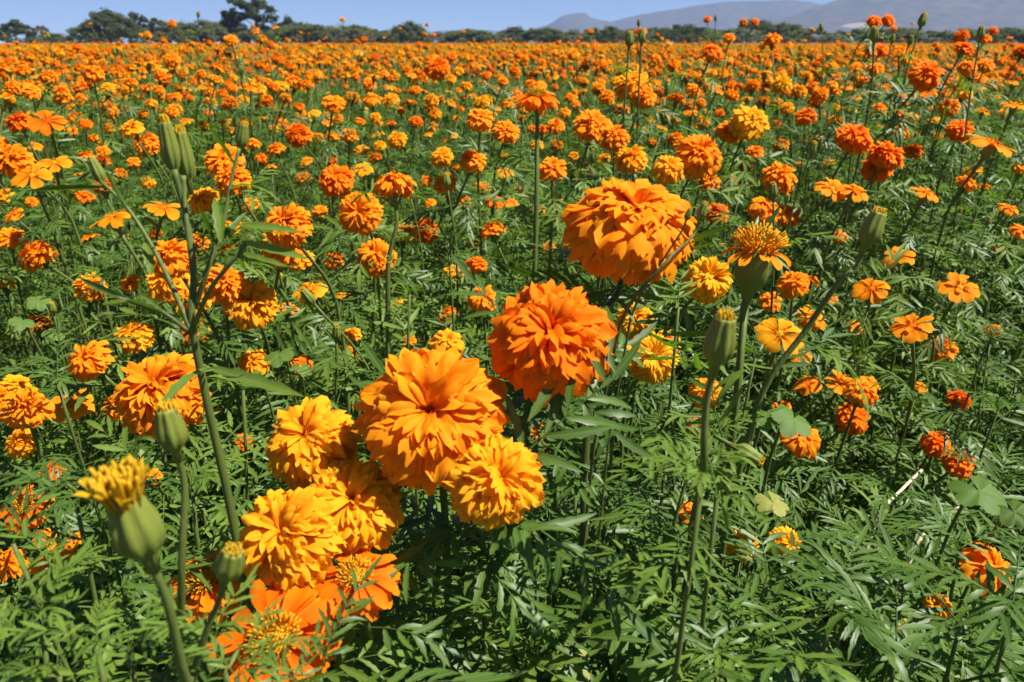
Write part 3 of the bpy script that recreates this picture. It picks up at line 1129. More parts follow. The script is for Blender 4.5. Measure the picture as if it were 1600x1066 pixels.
for pts, n in ((b2, 3), (b3, 3), (b4, 2), (b5, 3)):
    grow_leaves(root, pts, n, .3, .95, rr, BLADES, .8, True)
for p0, p1, sc in (((378, 352, .43), (450, 350, .40), 1.0), ((378, 378, .43), (460, 392, .40), 1.1), ((350, 395, .44), (430, 405, .41), 1.0), ((345, 380, .44), (343, 300, .44), 1.1),
                   ((236, 430, .46), (232, 370, .46), 1.1), ((330, 575, .47), (440, 605, .40), 1.5), ((325, 575, .47), (220, 610, .40), 1.4)):
    a = P(*p0) - tb
    d = P(*p1) - P(*p0)
    link('leaf', BLADES[1], root, frame(d, (0, -.5, 1), a, (sc * 1.1, d.length / .045, sc)))


# ------------------------------------------------------------------ mallow weeds
def mallow_mesh(seed, mat):
    r = random.Random(seed)
    na, nr = 72, 5
    vs = [(0, 0, 0)]
    for k in range(1, nr + 1):
        q = k / nr
        for i in range(na):
            a = -math.pi / 2 + R(14) + (2 * math.pi - R(28)) * i / (na - 1)
            lobe = .70 + .30 * abs(math.cos(2.5 * (a - math.pi / 2))) ** .8 + (.045 * math.sin(a * 31) if k == nr else 0)
            rad = q * lobe
            vein = abs(math.cos(2.5 * (a - math.pi / 2)))
            z = q * .13 * (1 - vein) - .22 * q * q + .12 * math.sin(2 * a + seed) * q * q + .02 * math.sin(9 * a + seed) * q * q
            vs.append((rad * math.cos(a), rad * math.sin(a), z))
    fs = []
    for i in range(na - 1):
        fs.append((0, 1 + i, 2 + i))
    for k in range(nr - 1):
        for i in range(na - 1):
            a = 1 + k * na + i
            fs.append((a, a + na, a + na + 1, a + 1))
    mb = MB()
    mb.add(vs, fs)
    return mb.mesh('leaf', [mat])


MAL = [mallow_mesh(i, MALLOW) for i in range(3)]
MALY = [mallow_mesh(5, MALLOWY)]


def mallow(base, lvs, label):
    base = Vector((base[0], base[1], -.01))
    root = thing('mallow_weed', base, label, 'weed')
    r = random.Random(int(base.x * 1000))
    for (px, py, d, wpx, yel) in lvs:
        c = P(px, py, d)
        s = wpx * d / F / 2 * .92
        nrm = Vector((r.uniform(-.6, .6), -.55 + r.uniform(-.45, .35), 1)).normalized()
        out = Vector((r.uniform(-.6, .6), -.8, -.2))
        M = frame(out, nrm, c - base, (s, s, s))
        att = c - base
        pts = crom([Vector((0, 0, 0)), att * .5 + Vector((r.uniform(-.02, .02), .03, .05)), att - nrm * .012 + Vector((0, .01, 0)), att], 5)
        mb = MB()
        mb.tube(pts, [.0022 - .0010 * i / (len(pts) - 1) for i in range(len(pts))], 6)
        link('stem', mb.mesh('stem', [STEM]), root)
        o = link('leaf', (MALY if yel else MAL)[r.randrange(1 if yel else 3)], root, M)
        if yel:
            o['label'] = 'yellowing leaf'


def gb(px, py, d, dy=.1):
    p = P(px, py, d)
    return (p.x, p.y + dy)


mallow(gb(1000, 960, .62), [(1000, 905, .62, 90, 0), (1060, 890, .66, 84, 0), (1110, 960, .60, 84, 0), (1055, 1020, .56, 96, 0), (955, 980, .57, 92, 0), (890, 1035, .56, 80, 1), (1000, 1045, .54, 70, 0)],
       'pale green broad-leaved mallow weed clump with one yellowing leaf')
mallow(gb(1220, 720, .70), [(1208, 785, .66, 62, 1), (1240, 655, .66, 76, 0), (1195, 650, .68, 60, 0), (1150, 690, .70, 50, 0)], 'mallow weed with a yellow leaf beside the two small yellow pompoms')
mallow(gb(1530, 800, .66), [(1530, 768, .62, 92, 0), (1585, 800, .68, 60, 0)], 'mallow weed with one large folded leaf over dark foliage')
mallow(gb(440, 560, .90), [(436, 553, .88, 56, 0), (470, 575, .9, 40, 0), (405, 590, .9, 44, 0)], 'mallow weed tucked behind the golden trio of blooms')
mallow(gb(80, 490, 1.0), [(60, 470, .98, 40, 0), (100, 484, 1.0, 44, 0), (35, 502, .96, 42, 0), (85, 522, .95, 40, 0)], 'mallow weed with small lobed leaves at the edge of the near rows')

# dry straw stalks lying in the leaves
for k, (a, b, lb) in enumerate((((1370, 812, .80), (1440, 735, .86), 'pale dry stalk leaning in the leaves, longer one'), ((1430, 855, .78), (1502, 790, .84), 'pale dry stalk lying beside the mallow leaf'))):
    A, Bq = P(*a), P(*b)
    dirv = (Bq - A)
    g = A - dirv.normalized() * (A.z / max(.05, abs(dirv.normalized().z)) if dirv.z > .02 else .3)
    lo = Vector((A.x - .06, A.y - .02, 0))
    mb = MB()
    pts = crom([Vector((0, 0, -.01)), A - lo, (A + Bq) / 2 - lo + Vector((0, 0, .004)), Bq - lo], 5)
    mb.tube(pts, [.0022] * 8 + [.0018] * (len(pts) - 8), 6)
    o = link('dry_stalk', mb.mesh('dry_stalk', [DRY]))
    o.location = lo
    tag(o, lb, 'stalk')

# landmarks that place the many look-alikes
MARKS = [(P(675, 648, .5), 'the biggest ruffled bloom'), (P(990, 345, .54), 'the flat-domed bloom'), (P(862, 528, .52), 'the half-shaded deep orange bloom'), (P(840, 150, .9), 'the daisy-like bloom on a bare stem'),
         (P(1183, 390, .57), 'the shaggy half-open flower'), (P(616, 284, .98), 'the drooping side-on bloom'), (P(264, 226, .45), 'the tall branching bud plant'), (P(1218, 522, .88), 'the largest open single'),
         (P(252, 612, .66), 'the full bloom behind the closed bud'), (P(205, 802, .3), 'the large opening bud'), (P(452, 838, .48), 'the golden trio'), (P(1000, 960, .62), 'the pale mallow clump'),
         (P(1530, 768, .62), 'the folded mallow leaf'), (P(1228, 848, .9), 'the two yellow button pompoms'), (P(80, 480, 1.0), 'the small-leaved mallow weed'), (P(1107, 436, .9), 'the yellow pompom by the shaggy flower'),
         (P(392, 474, .94), 'the golden pompom with a dark fleck'), (P(1365, 352, .55), 'the slanting-stemmed bud'), (P(1385, 242, 1.25), 'the deep red-orange cluster'), (P(925, 196, 1.2), 'the orange clump behind the flat-domed bloom')]


def near_mark(c, lim=.42):
    m = min(MARKS, key=lambda q: (q[0] - c).length)
    return m[1] if (m[0] - c).length < lim else None


def placed_label(lb, c, D=None):
    if D is not None:
        lb = lb.replace('small', 'tiny' if D < .042 else ('small' if D < .056 else 'mid-sized'), 1)
    m = near_mark(c)
    if m:
        return lb.replace(' among the near rows', '').replace(' with spread petals', '') + ' near ' + m
    return lb


# ------------------------------------------------------------------ measured flowers of the near field
LBL = {
    ('pompom', 'orange'): 'small full orange marigold bloom among the near rows',
    ('pompom', 'amber'): 'small full golden marigold bloom among the near rows',
    ('pompom', 'deep'): 'small full deep red-orange marigold bloom among the near rows',
    ('pompom', 'yellow'): 'small full yellow marigold bloom among the near rows',
    ('loose', 'orange'): 'small loose-petalled orange marigold among the near rows',
    ('loose', 'amber'): 'small loose-petalled golden marigold among the near rows',
    ('loose', 'deep'): 'small loose-petalled deep red-orange marigold among the near rows',
    ('single', 'orange'): 'small open single orange marigold with spread petals',
    ('single', 'amber'): 'small open single golden marigold with spread petals',
    ('single', 'deep'): 'small open single deep red-orange marigold with spread petals',
    ('anemone', 'orange'): 'small skirted orange marigold with yellow centre among the near rows',
}
TAKEN = [(675, 648, 240), (990, 345, 230), (862, 528, 210), (772, 748, 150), (486, 690, 150), (552, 788, 165), (452, 838, 170), (556, 900, 150), (432, 1010, 205), (252, 612, 150),
         (840, 150, 80), (1183, 388, 110), (616, 284, 80), (562, 333, 72), (588, 402, 64), (1107, 436, 78), (1018, 560, 86), (1127, 525, 60), (265, 664, 60), (205, 802, 110), (1365, 352, 40), (270, 240, 80)]
COUNT = [31]
MEAS = [
    # px, py, width px, kind, colour
    (350, 442, 74, 'pompom', 'orange'), (268, 402, 78, 'pompom', 'orange'), (262, 440, 74, 'pompom', 'amber'), (300, 470, 60, 'pompom', 'amber'),
    (448, 352, 84, 'pompom', 'orange'), (440, 385, 70, 'pompom', 'orange'), (468, 405, 50, 'loose', 'amber'), (484, 452, 60, 'single', 'amber'),
    (210, 525, 66, 'pompom', 'amber'), (135, 560, 76, 'loose', 'orange'), (395, 566, 56, 'loose', 'yellow'), (472, 570, 40, 'loose', 'deep'),
    (350, 250, 66, 'pompom', 'orange'), (362, 280, 60, 'pompom', 'orange'), (255, 325, 60, 'single', 'orange'), (315, 310, 55, 'loose', 'amber'), (465, 210, 46, 'pompom', 'deep'),
    (430, 232, 34, 'loose', 'orange'), (175, 340, 70, 'single', 'orange'), (50, 275, 66, 'single', 'orange'), (85, 255, 56, 'single', 'orange'), (20, 250, 60, 'pompom', 'orange'),
    (30, 190, 44, 'pompom', 'deep'), (75, 190, 60, 'single', 'deep'), (145, 115, 36, 'pompom', 'orange'), (48, 142, 34, 'loose', 'orange'), (15, 370, 50, 'loose', 'orange'), (20, 335, 40, 'single', 'orange'),
    (0, 620, 50, 'loose', 'orange'), (40, 635, 84, 'loose', 'orange'), (112, 632, 74, 'single', 'orange'), (30, 690, 60, 'loose', 'amber'), (80, 735, 50, 'loose', 'deep'), (88, 880, 76, 'single', 'orange'), (115, 845, 40, 'single', 'orange'),
    (25, 600, 50, 'loose', 'amber'), (68, 840, 40, 'single', 'orange'),
    (1092, 242, 80, 'pompom', 'orange'), (1170, 190, 66, 'pompom', 'yellow'), (1140, 205, 44, 'pompom', 'orange'), (1195, 325, 60, 'loose', 'orange'), (1228, 335, 52, 'pompom', 'orange'), (1218, 277, 60, 'pompom', 'orange'),
    (985, 132, 60, 'pompom', 'amber'), (1005, 150, 44, 'pompom', 'orange'), (925, 196, 66, 'pompom', 'orange'), (960, 215, 50, 'pompom', 'orange'), (985, 248, 56, 'pompom', 'amber'), (1045, 262, 60, 'loose', 'amber'),
    (1335, 215, 62, 'pompom', 'deep'), (1385, 242, 62, 'pompom', 'deep'), (1370, 262, 50, 'pompom', 'deep'), (1447, 117, 56, 'pompom', 'deep'), (1500, 203, 46, 'pompom', 'deep'), (1550, 226, 84, 'single', 'orange'),
    (1585, 165, 44, 'single', 'orange'), (1300, 295, 60, 'single', 'orange'), (1335, 298, 56, 'single', 'orange'), (1447, 302, 52, 'single', 'orange'), (1362, 452, 62, 'single', 'orange'), (1405, 400, 56, 'single', 'orange'),
    (1425, 510, 70, 'single', 'orange'), (1500, 450, 70, 'single', 'orange'), (1268, 495, 52, 'loose', 'yellow'), (1250, 556, 44, 'single', 'orange'), (1335, 510, 34, 'single', 'orange'), (1240, 442, 58, 'loose', 'orange'),
    (1312, 368, 30, 'loose', 'orange'), (1270, 438, 30, 'single', 'orange'), (1315, 600, 56, 'single', 'orange'), (1345, 610, 60, 'loose', 'orange'), (1262, 600, 50, 'single', 'orange'), (1332, 654, 56, 'pompom', 'deep'),
    (1360, 600, 44, 'single', 'orange'), (1220, 636, 36, 'loose', 'orange'), (1462, 692, 50, 'pompom', 'deep'), (1500, 722, 56, 'pompom', 'deep'), (1440, 605, 26, 'single', 'orange'), (1540, 60, 22, 'loose', 'deep'),
    (1595, 360, 44, 'single', 'orange'), (1575, 325, 40, 'single', 'orange'), (1300, 465, 30, 'single', 'orange'), (1205, 470, 40, 'loose', 'orange'), (1085, 665, 36, 'loose', 'deep'), (1080, 800, 44, 'loose', 'orange'), (1465, 945, 46, 'loose', 'amber'),
    (1412, 980, 34, 'loose', 'amber'), (755, 465, 60, 'loose', 'orange'), (700, 535, 60, 'loose', 'amber'), (710, 425, 34, 'loose', 'amber'), (690, 245, 40, 'pompom', 'amber'), (790, 268, 34, 'single', 'amber'), (862, 262, 52, 'loose', 'orange'),
    (740, 250, 50, 'loose', 'orange'), (790, 205, 46, 'pompom', 'orange'), (750, 185, 50, 'loose', 'orange'), (620, 218, 34, 'pompom', 'amber'), (682, 106, 44, 'pompom', 'deep'), (752, 160, 30, 'pompom', 'yellow'), (695, 285, 44, 'loose', 'orange'),
    (725, 318, 34, 'loose', 'orange'), (268, 93, 28, 'pompom', 'orange'), (268, 37, 16, 'pompom', 'orange'), (1366, 33, 26, 'pompom', 'deep'), (1388, 32, 24, 'pompom', 'deep'), (1405, 78, 34, 'single', 'orange'), (1375, 78, 30, 'pompom', 'deep'),
    (1113, 80, 38, 'loose', 'deep'), (1105, 30, 14, 'pompom', 'deep'), (1140, 58, 22, 'loose', 'orange'), (1180, 34, 14, 'pompom', 'deep'), (1000, 47, 26, 'single', 'deep'), (1553, 47, 18, 'loose', 'deep'), (535, 30, 10, 'loose', 'orange'),
    (360, 62, 26, 'loose', 'orange'), (398, 48, 18, 'single', 'orange'), (430, 43, 14, 'single', 'orange'), (520, 160, 40, 'loose', 'orange'), (230, 225, 46, 'pompom', 'orange'), (205, 200, 44, 'loose', 'amber'), (170, 172, 30, 'pompom', 'orange'),
    (545, 210, 36, 'loose', 'orange'), (500, 330, 30, 'loose', 'orange'), (550, 520, 34, 'loose', 'amber'), (640, 530, 26, 'loose', 'orange'), (380, 690, 34, 'loose', 'deep'), (240, 745, 30, 'loose', 'orange'), (960, 300, 60, 'loose', 'amber'),
]
rq = random.Random(21)
for (px, py, wpx, kd, cn) in MEAS:
    D = {'pompom': .058, 'loose': .054, 'single': .056, 'anemone': .055}[kd] * rq.uniform(.94, 1.08)
    d = F * D / wpx
    # keep the head at a believable height: slide along the sight line
    for _ in range(40):
        c = P(px, py, d)
        top = Hc(c.x, c.y) + .17
        if c.z > top and py > 66:
            d *= 1.04
        else:
            break
    for _ in range(40):
        c = P(px, py, d)
        if c.z < Hc(c.x, c.y) - .03:
            d *= .965
        else:
            break
    D = wpx * d / F
    c = P(px, py, d)
    ax = Vector((rq.uniform(-.35, .35), -.30 + rq.uniform(-.35, .25), .9))
    if kd == 'single' and py > 400:
        ax = Vector((rq.uniform(-.3, .3), -.45 + rq.uniform(-.2, .2), .85))
    if (kd, cn) not in LBL:
        cn = 'amber'
    TAKEN.append((px, py, wpx))
    flower_at(c, D, ax, kd, cn, placed_label(LBL[kd, cn], c, D), 'marigolds of the near rows', wpx >= 55 and (kd != 'pompom' or wpx >= 76), rq,
              leaves=5 if d < 1.6 else 4, n=60 if kd == 'loose' else 130, wscale=1.1, hr=.62 if kd == 'loose' else .82)
    COUNT[0] += 1

# buds standing out against the far field
BL = 'small green marigold bud on thin stalk'
for (px, py, d, h) in [(1442, 30, 1.6, 26), (1423, 62, 1.7, 18), (1395, 60, 1.8, 16), (1533, 50, 1.5, 24), (1366, 52, 1.5, 28), (1283, 42, 2.2, 14), (984, 60, 1.6, 28), (1003, 55, 1.6, 26),
                       (998, 35, 3, 12), (697, 280, 1.15, 28), (310, 22, 3.2, 11), (178, 80, 3, 14), (75, 55, 3.5, 12), (1270, 230, 1.2, 26), (1208, 296, 1.1, 30), (1072, 352, 1.4, 18), (1118, 28, 3, 10), (640, 300, 1.2, 18), (82, 480, .9, 22), (555, 150, 2.2, 12), (820, 110, 2, 16), (1230, 310, 1.2, 18), (1545, 345, 1.3, 16), (880, 255, 1.5, 16), (1500, 330, 1.4, 14), (915, 985, .62, 34)]:
    c = P(px, py, d)
    if c.z > 1.32:
        d = d * .8
        c = P(px, py, d)
    bud_at(c, h * .8 * d / F, (rq.uniform(-.2, .3), rq.uniform(-.15, .1), 1), placed_label(BL, c), 'field buds', False, None, None, 4, rq, STEM, rq.randrange(2), 1.15)

# ------------------------------------------------------------------ remaining near-row flowers, up to 300 single plants
kinds = [('pompom', 'orange', 30), ('pompom', 'amber', 14), ('pompom', 'deep', 12), ('loose', 'orange', 18), ('loose', 'amber', 8), ('loose', 'deep', 6), ('single', 'orange', 22), ('single', 'amber', 6), ('single', 'deep', 5), ('pompom', 'yellow', 3)]
kw = [k[2] for k in kinds]
tries = 0
NEAR_END = 3.0
placed = []
while COUNT[0] < 300 and tries < 20000:
    tries += 1
    y = 1.1 + (NEAR_END - 1.1) * math.sqrt(rq.random())
    x = rq.uniform(-.78, .78) * (y + .1)
    if x > .18 and y < 1.7 and rq.random() < .75:
        continue
    z = Hc(x, y) + rq.uniform(-.10, .09)
    c = Vector((x, y, z))
    kd, cn, _ = rq.choices(kinds, kw)[0]
    D = rq.uniform(.034, .062)
    p = pix(c)
    if p is None or p[0] < -30 or p[0] > 1630:
        continue
    wpx = F * D / p[2]
    if any((p[0] - t[0]) ** 2 + (p[1] - t[1]) ** 2 < (.5 * (wpx + t[2]) * .95) ** 2 for t in TAKEN):
        continue
    TAKEN.append((p[0], p[1], wpx))
    placed.append(p)
    flower_at(c, D, (rq.uniform(-.4, .4), -.2 + rq.uniform(-.4, .35), .9), kd, cn, placed_label(LBL[kd, cn], c, D), 'marigolds of the near rows', False, rq, leaves=4)
    COUNT[0] += 1

# ------------------------------------------------------------------ leafy shoots in front, single plants with single leaves
def shoot(px, py, d, label, group, seed, size=1.0, lv=LEAFS, n=7):
    r = random.Random(seed)
    c = P(px, py, d)
    base = Vector((c.x + r.uniform(-.05, .05), c.y + r.uniform(.0, .10), -.01))
    tops = []
    for i in range(6):
        a = r.uniform(0, 6.28)
        if d < .47 or not any(hides(c + Vector((math.cos(a) * .5, math.sin(a) * .5, .8)) * q * size) for q in (.0, .05, .09)):
            tops.append(a)
    if not tops:
        return
    root = thing('marigold_shoot', base, label, 'plant', group)
    top = c - base
    pts = crom([Vector((0, 0, 0)), top * .5 + Vector((r.uniform(-.03, .03), r.uniform(-.02, .03), 0)), top], 8)
    link('stem', stem_mesh(pts, .0034, .0014), root)
    grow_leaves(root, pts, n, .45, .98, r, lv, size)
    for a in tops[:4]:
        link('leaf', r.choice(lv), root, frame((math.cos(a) * .5, math.sin(a) * .5, .8), (0, 0, 1), top, (size * .6,) * 3))


SG = 'leafy shoots in the foreground'
rs = random.Random(77)
for i, (px, py, d, sz, fresh) in enumerate([
        (90, 900, .44, .7, 1), (20, 980, .42, .75, 1), (335, 1000, .38, .6, 1), (200, 1020, .40, .7, 0), (470, 1075, .38, .6, 0), (90, 1050, .40, .75, 1), (500, 1060, .42, .9, 0),
        (1098, 745, .41, .62, 1), (1120, 780, .45, .7, 1), (60, 965, .40, .7, 1), (150, 1010, .38, .65, 1), (370, 1060, .36, .55, 1), (260, 1060, .38, .6, 0), (10, 1050, .40, .7, 0), (110, 850, .48, .7, 0), (1110, 690, .60, .9, 1), (1075, 740, .58, 1, 1), (960, 660, .66, 1, 0), (900, 760, .62, 1.05, 0), (840, 880, .60, 1.05, 0), (960, 820, .62, 1.1, 0), (1060, 840, .60, 1, 0),
        (760, 960, .60, 1.05, 1), (700, 1000, .58, 1.1, 1), (820, 1000, .56, 1, 0), (640, 900, .66, 1.1, 0), (1200, 900, .58, 1.1, 0), (1300, 960, .54, 1.25, 0), (1260, 1030, .50, 1.3, 0),
        (1400, 1020, .52, 1.35, 0), (1500, 980, .54, 1.3, 0), (1580, 960, .52, 1.3, 0), (1420, 900, .62, 1.1, 0), (1340, 860, .68, 1, 0), (1500, 860, .70, 1, 0), (1400, 780, .80, 1, 0),
        (1560, 760, .80, 1, 0), (1470, 700, .92, .95, 0), (1560, 640, .98, .95, 0), (1430, 620, 1.02, .95, 0), (1180, 1040, .50, 1.2, 1), (1120, 1060, .48, 1.1, 0),
        (340, 700, .58, .9, 1), (300, 760, .56, .95, 1), (150, 720, .60, .95, 0), (60, 700, .56, .9, 1), (120, 790, .5, .9, 0), (380, 610, .70, .95, 1), (20, 850, .48, .9, 0), (640, 460, .90, .95, 1), (560, 590, .85, 1, 0),
        (700, 380, 1.1, 1, 0), (640, 620, .8, 1, 0), (870, 660, .75, 1.05, 0), (1060, 480, .75, .9, 1), (1180, 560, .8, .9, 0), (1420, 560, 1.05, .95, 0), (1540, 540, 1.1, .95, 0), (160, 440, .95, .9, 1), (90, 600, .72, .9, 0)]):
    nm = near_mark(P(px, py, d), 9)
    shoot(px, py, d, ('bright fresh green' if fresh else 'dark green') + ' feathery marigold shoot near ' + nm, SG, 300 + i, sz, LEAFS2 if fresh else LEAFS)

for a in LEAFQ:
    set_leaves(*a)

# ------------------------------------------------------------------ massed foliage and far flowers
def proto(name, me, coll):
    o = bpy.data.objects.new(name, me)
    coll.objects.link(o)


def plant_proto(seed, tpl, nbr, nl):
    """unit-height leafy bush"""
    r = random.Random(seed)
    mb = MB()
    for b in range(nbr):
        a = 6.28 * b / nbr + r.uniform(-.4, .4)
        sp = r.uniform(.07, .20) if b else .02
        top = Vector((math.cos(a) * sp, math.sin(a) * sp, 1.0 - 3.5 * sp * sp - r.uniform(0, .08)))
        pts = crom([Vector((0, 0, 0)), Vector((top.x * .4, top.y * .4, .35)), top], 6)
        mb.tube(pts, [.004 - .0028 * i / (len(pts) - 1) for i in range(len(pts))], 4, 1, False)
        k = len(pts) - 1
        spin = r.uniform(0, 6.28)
        for i in range(nl):
            t = .40 + .60 * (i + r.random()) / nl
            q = min(t, .999) * k
            j = min(int(q), k - 1)
            p = pts[j].lerp(pts[j + 1], q - j)
            tg = (pts[j + 1] - pts[j]).normalized()
            for s in (0, 1):
                an = spin + i * 1.57 + s * math.pi + r.uniform(-.35, .35)
                o = Vector((math.cos(an), math.sin(an), 0))
                el = r.uniform(.2, .9)
                d = o * math.cos(el) + tg * math.sin(el)
                sc = r.uniform(.75, 1.15)
                add_leaf(mb, frame(d, tg, p), .080 * sc, 5 if tpl is not LT_lo else 3, .036 * sc, (.0112 if tpl is not LT_lo else .014) * sc, r.uniform(.5, 1.3), r, tpl, 0, tpl is not LT_lo)
    return mb


def gn_scatter(name, coll, pts, rots, scls, idx):
    me = bpy.data.meshes.new(name)
    me.from_pydata(pts, [], [])
    for an, ty, data in (('rot', 'FLOAT_VECTOR', rots), ('scl', 'FLOAT_VECTOR', scls)):
        at = me.attributes.new(an, ty, 'POINT')
        at.data.foreach_set('vector', np.array(data, float).ravel())
    at = me.attributes.new('idx', 'INT', 'POINT')
    at.data.foreach_set('value', np.array(idx, int))
    ng = bpy.data.node_groups.new(name, 'GeometryNodeTree')
    ng.interface.new_socket('Geometry', in_out='INPUT', socket_type='NodeSocketGeometry')
    ng.interface.new_socket('Geometry', in_out='OUTPUT', socket_type='NodeSocketGeometry')
    gi = ng.nodes.new('NodeGroupInput')
    go = ng.nodes.new('NodeGroupOutput')
    ip = ng.nodes.new('GeometryNodeInstanceOnPoints')
    ci = ng.nodes.new('GeometryNodeCollectionInfo')
    ci.inputs['Collection'].default_value = coll
    ci.inputs['Separate Children'].default_value = True
    ci.inputs['Reset Children'].default_value = True
    ip.inputs['Pick Instance'].default_value = True

    def na(nm, ty):
        n = ng.nodes.new('GeometryNodeInputNamedAttribute')
        n.data_type = ty
        n.inputs['Name'].default_value = nm
        return n.outputs['Attribute']
    L = ng.links.new
    L(gi.outputs[0], ip.inputs['Points'])
    L(ci.outputs[0], ip.inputs['Instance'])
    L(na('rot', 'FLOAT_VECTOR'), ip.inputs['Rotation'])
    L(na('scl', 'FLOAT_VECTOR'), ip.inputs['Scale'])
    L(na('idx', 'INT'), ip.inputs['Instance Index'])
    L(ip.outputs[0], go.inputs[0])
    o = link(name, me)
    md = o.modifiers.new('scatter', 'NODES')
    md.node_group = ng
    return o


# leafy bushes
CF = bpy.data.collections.new('foliage_kinds')
for i in range(6):
    proto('bush_%d' % i, plant_proto(500 + i, LT_mid, 7, 7).mesh('bush', [LEAF if i % 3 else LEAF2, STEM]), CF)
pts, rots, scls, idx = [], [], [], []
rf = random.Random(5)
y = -.7
while y < 13:
    st = .165 if y < 2.5 else (.21 if y < 6 else .28)
    hw = .80 * max(y, 0) + .75
    x = -hw
    while x < hw:
        xx, yy = x + rf.uniform(-.5, .5) * st, y + rf.uniform(-.5, .5) * st
        x += st
        if math.hypot(xx, yy) < .20:
            continue
        if ((xx - .42) / .13) ** 2 + ((yy - .97) / .14) ** 2 < 1 or ((xx - .08) / .08) ** 2 + ((yy - .78) / .10) ** 2 < 1:
            continue
        if .35 < yy < 3.5 and noise2(xx * 4.6, yy * 4.6, 7) > .34:
            continue
        h = Hc(xx, yy) * (rf.uniform(.70, 1.05) if rf.random() < .5 else rf.uniform(.93, 1.05))
        if yy < .45 and abs(xx) < .6:
            h = min(h, .60)
        if yy > .1:
            for c, rad in SIGHT:
                if c[1] > yy - .05 and c[1] < 3.2:
                    k = min(1.0, yy / c[1])
                    if abs(xx - c[0] * k) < rad + (.14 if c[1] < 1.25 else .06):
                        zl = CAM.z + (c[2] - CAM.z) * k
                        h = min(h, max(.4, zl - rad * .8 * k - .02))
        pts.append((xx, yy, -.01))
        rots.append((rf.uniform(-.08, .08), rf.uniform(-.08, .08), rf.uniform(0, 6.28)))
        ws = rf.uniform(.85, 1.1)
        scls.append((ws * .95, ws * .95, h))
        idx.append(rf.randrange(6))
    y += st
o = gn_scatter('marigold_foliage', CF, pts, rots, scls, idx)
tag(o, 'dense dark green feathery marigold foliage between the flowers', 'foliage', kind='stuff')

# flowers of the middle distance
CM = bpy.data.collections.new('flower_kinds')
rp = random.Random(8)
plist = [('pompom', 'orange'), ('pompom', 'orange'), ('pompom', 'amber'), ('pompom', 'deep'), ('loose', 'orange'), ('loose', 'amber'), ('loose', 'deep'), ('single', 'orange'), ('single', 'orange'), ('single', 'amber'), ('bud', ''), ('loose', 'wilted')]
PW = [10, 10, 12, 5, 12, 10, 4, 10, 10, 8, 8, 4]
for i, (kd, cn) in enumerate(plist):
    mb = MB()
    if kd == 'bud':
        mb.tube([(0, 0, -.4), (.012, 0, -.2), (0, 0, -.02)], [.003, .0022, .002], 5, 1)
        mb.lathe([(.003, -.03), (.006, -.02), (.009, -.01), (.0085, .004), (.006, .012)], 8, 1)
        mb.lathe([(.006, .011), (.007, .016), (.003, .02)], 8, 0)
        me = mb.mesh('flower', [TUFT, CALYX])
    else:
        Rr = .027
        if kd in ('pompom', 'loose'):
            for v, M in double_layout(rp, 90 if kd == 'pompom' else 40, Rr, Rr * (.8 if kd == 'pompom' else .6), 2.0, 4, 1.5):
                mb.addM(PBl[v], M)
        else:
            for v, M in single_layout(rp, 8, Rr, 1.45, 4, 1, 1.0) + single_layout(rp, 5, Rr * .6, .9, 4, 1, .8):
                mb.addM(PBl[v], M)
        mb.lathe([(.0025, -.03), (.005, -.024), (.0075, -.014), (.0075, -.004), (.003, .004)], 7, 1)
        mb.tube([(.0, 0, -.42), (.02, 0, -.2), (0, 0, -.028)], [.003, .0022, .0022], 5, 1)
        me = mb.mesh('flower', [PET[cn], STEM])
    proto('flower_%02d' % i, me, CM)
pts, rots, scls, idx = [], [], [], []
y = 1.0
while y < 13:
    st = .11 if y < NEAR_END else (.125 if y < 7 else .15)
    hw = .80 * y + .8
    x = -hw
    while x < hw:
        xx, yy = x + rf.uniform(-.5, .5) * st, y + rf.uniform(-.5, .5) * st
        x += st
        if yy < NEAR_END:
            if xx > .12 and yy < 1.7 and rf.random() < .8:
                continue
            zq = Hc(xx, yy) - rf.uniform(-.04, .16)
            pq = pix(Vector((xx, yy, zq)))
            wq = F * .045 / pq[2]
            if any((pq[0] - t[0]) ** 2 + (pq[1] - t[1]) ** 2 < (.5 * (wq + t[2]) * .8) ** 2 for t in TAKEN):
                continue
            sq = rf.uniform(.6, 1.15)
            pts.append((xx, yy, zq))
            rots.append((rf.uniform(-.5, .5) + .2, rf.uniform(-.5, .5), rf.uniform(0, 6.28)))
            scls.append((sq, sq, sq))
            idx.append(rf.choices(range(len(plist)), PW)[0])
            continue
        patch = .5 + .5 * noise2(xx * .8, yy * .55, 4)
        if rf.random() > .40 + .75 * patch:
            continue
        z = Hc(xx, yy) + rf.gauss(-.005, .055) + (.08 * rf.random() if rf.random() < .15 else 0) + (rf.uniform(.08, .24) if rf.random() < .03 else 0)
        s = rf.choice((.6, .8, .95, 1.1, 1.3, 1.5))
        pts.append((xx, yy, z))
        rots.append((rf.uniform(-.45, .45) + .12, rf.uniform(-.45, .45), rf.uniform(0, 6.28)))
        scls.append((s, s, s))
        idx.append(rf.choices(range(len(plist)), PW)[0])
    y += st
o = gn_scatter('marigold_blooms', CM, pts, rots, scls, idx)
tag(o, 'thousands of orange marigold blooms filling the middle of the field', 'marigolds', kind='stuff')

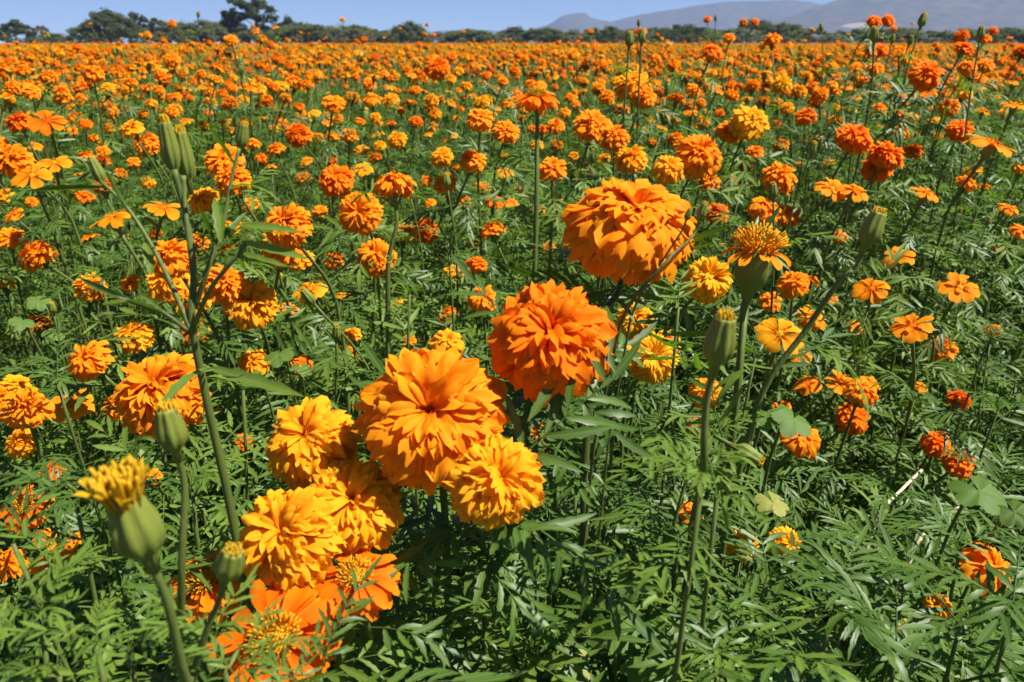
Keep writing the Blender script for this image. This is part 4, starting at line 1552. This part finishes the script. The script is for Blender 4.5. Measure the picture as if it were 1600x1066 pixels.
# far field as patches of flowers and leaves
CT = bpy.data.collections.new('patch_kinds')
TS = 2.0
for i in range(4):
    r = random.Random(900 + i)
    mb = MB()
    for _ in range(112):
        c = Vector((r.uniform(-1, 1) * TS / 2, r.uniform(-1, 1) * TS / 2, 1.01 + r.gauss(0, .06) + (.12 * r.random() if r.random() < .1 else 0)))
        Rr = r.choice((.020, .025, .031, .038, .046))
        col = r.choices((0, 1, 2), (5, 5, 1))[0]
        A = np.array(axis_frame((r.uniform(-.4, .4), r.uniform(-.4, .4), 1), 0, c))
        for v, M in double_layout(r, 15, Rr, Rr * .7, 1.9, 2, 2.4):
            mb.addM(PBx[v], A @ np.array(M), col)
        mb.tube([c - Vector((r.uniform(-.04, .04), r.uniform(-.04, .04), .3)), c - Vector((0, 0, .01))], .0025, 3, 3, False)
    for _ in range(620):
        p = Vector((r.uniform(-1, 1) * TS / 2, r.uniform(-1, 1) * TS / 2, r.uniform(.70, 1.10)))
        a = r.uniform(0, 6.28)
        add_leaf(mb, frame((math.cos(a), math.sin(a), r.uniform(-.1, .9)), (0, 0, 1), p), .10, 3, .045, .016, r.uniform(.3, 1.2), r, LT_lo, 3, False)
    mb.add([(-TS / 2, -TS / 2, .62), (TS / 2, -TS / 2, .62), (TS / 2, TS / 2, .62), (-TS / 2, TS / 2, .62)], [(0, 1, 2, 3)], 3)
    proto('patch_%d' % i, mb.mesh('patch', [PET['orange'], PET['amber'], PET['deep'], LEAF2]), CT)
pts, rots, scls, idx = [], [], [], []
y = 13.5
while y < 124:
    hw = .80 * y + 3
    x = -hw
    while x < hw:
        pts.append((x + rf.uniform(-.2, .2), y + rf.uniform(-.2, .2), rf.uniform(-.05, .05) + .06 * noise2(x * .3, y * .3)))
        rots.append((0, 0, rf.randrange(4) * math.pi / 2 + rf.uniform(-.1, .1)))
        scls.append((1.04, 1.04, 1))
        idx.append(rf.randrange(4))
        x += TS
    y += TS * .97
o = gn_scatter('far_marigold_field', CT, pts, rots, scls, idx)
tag(o, 'far marigold field blending into an orange and green carpet', 'field', kind='stuff')

# ------------------------------------------------------------------ haze
mh, nh, outh = mat_new('haze')
pv = N(nh, 'ShaderNodeVolumePrincipled')
pv.inputs['Color'].default_value = (.42, .58, 1.0, 1)
pv.inputs['Density'].default_value = 1.0e-4
pv.inputs['Anisotropy'].default_value = 0.0
nh.links.new(pv.outputs[0], outh.inputs['Volume'])
mb = MB()
x0, x1, y0, y1, z0, z1 = -9000, 9000, -500, 9200, -5, 520
mb.add([(x0, y0, z0), (x1, y0, z0), (x1, y1, z0), (x0, y1, z0), (x0, y0, z1), (x1, y0, z1), (x1, y1, z1), (x0, y1, z1)],
       [(0, 3, 2, 1), (4, 5, 6, 7), (0, 1, 5, 4), (1, 2, 6, 5), (2, 3, 7, 6), (3, 0, 4, 7)])
hz = link('haze', mb.mesh('haze', [mh], False))
tag(hz, 'thin blue haze over the field and hills', 'haze', kind='stuff')
print('OBJECTS', len(bpy.data.objects), 'flowers', COUNT[0], 'tries', tries)
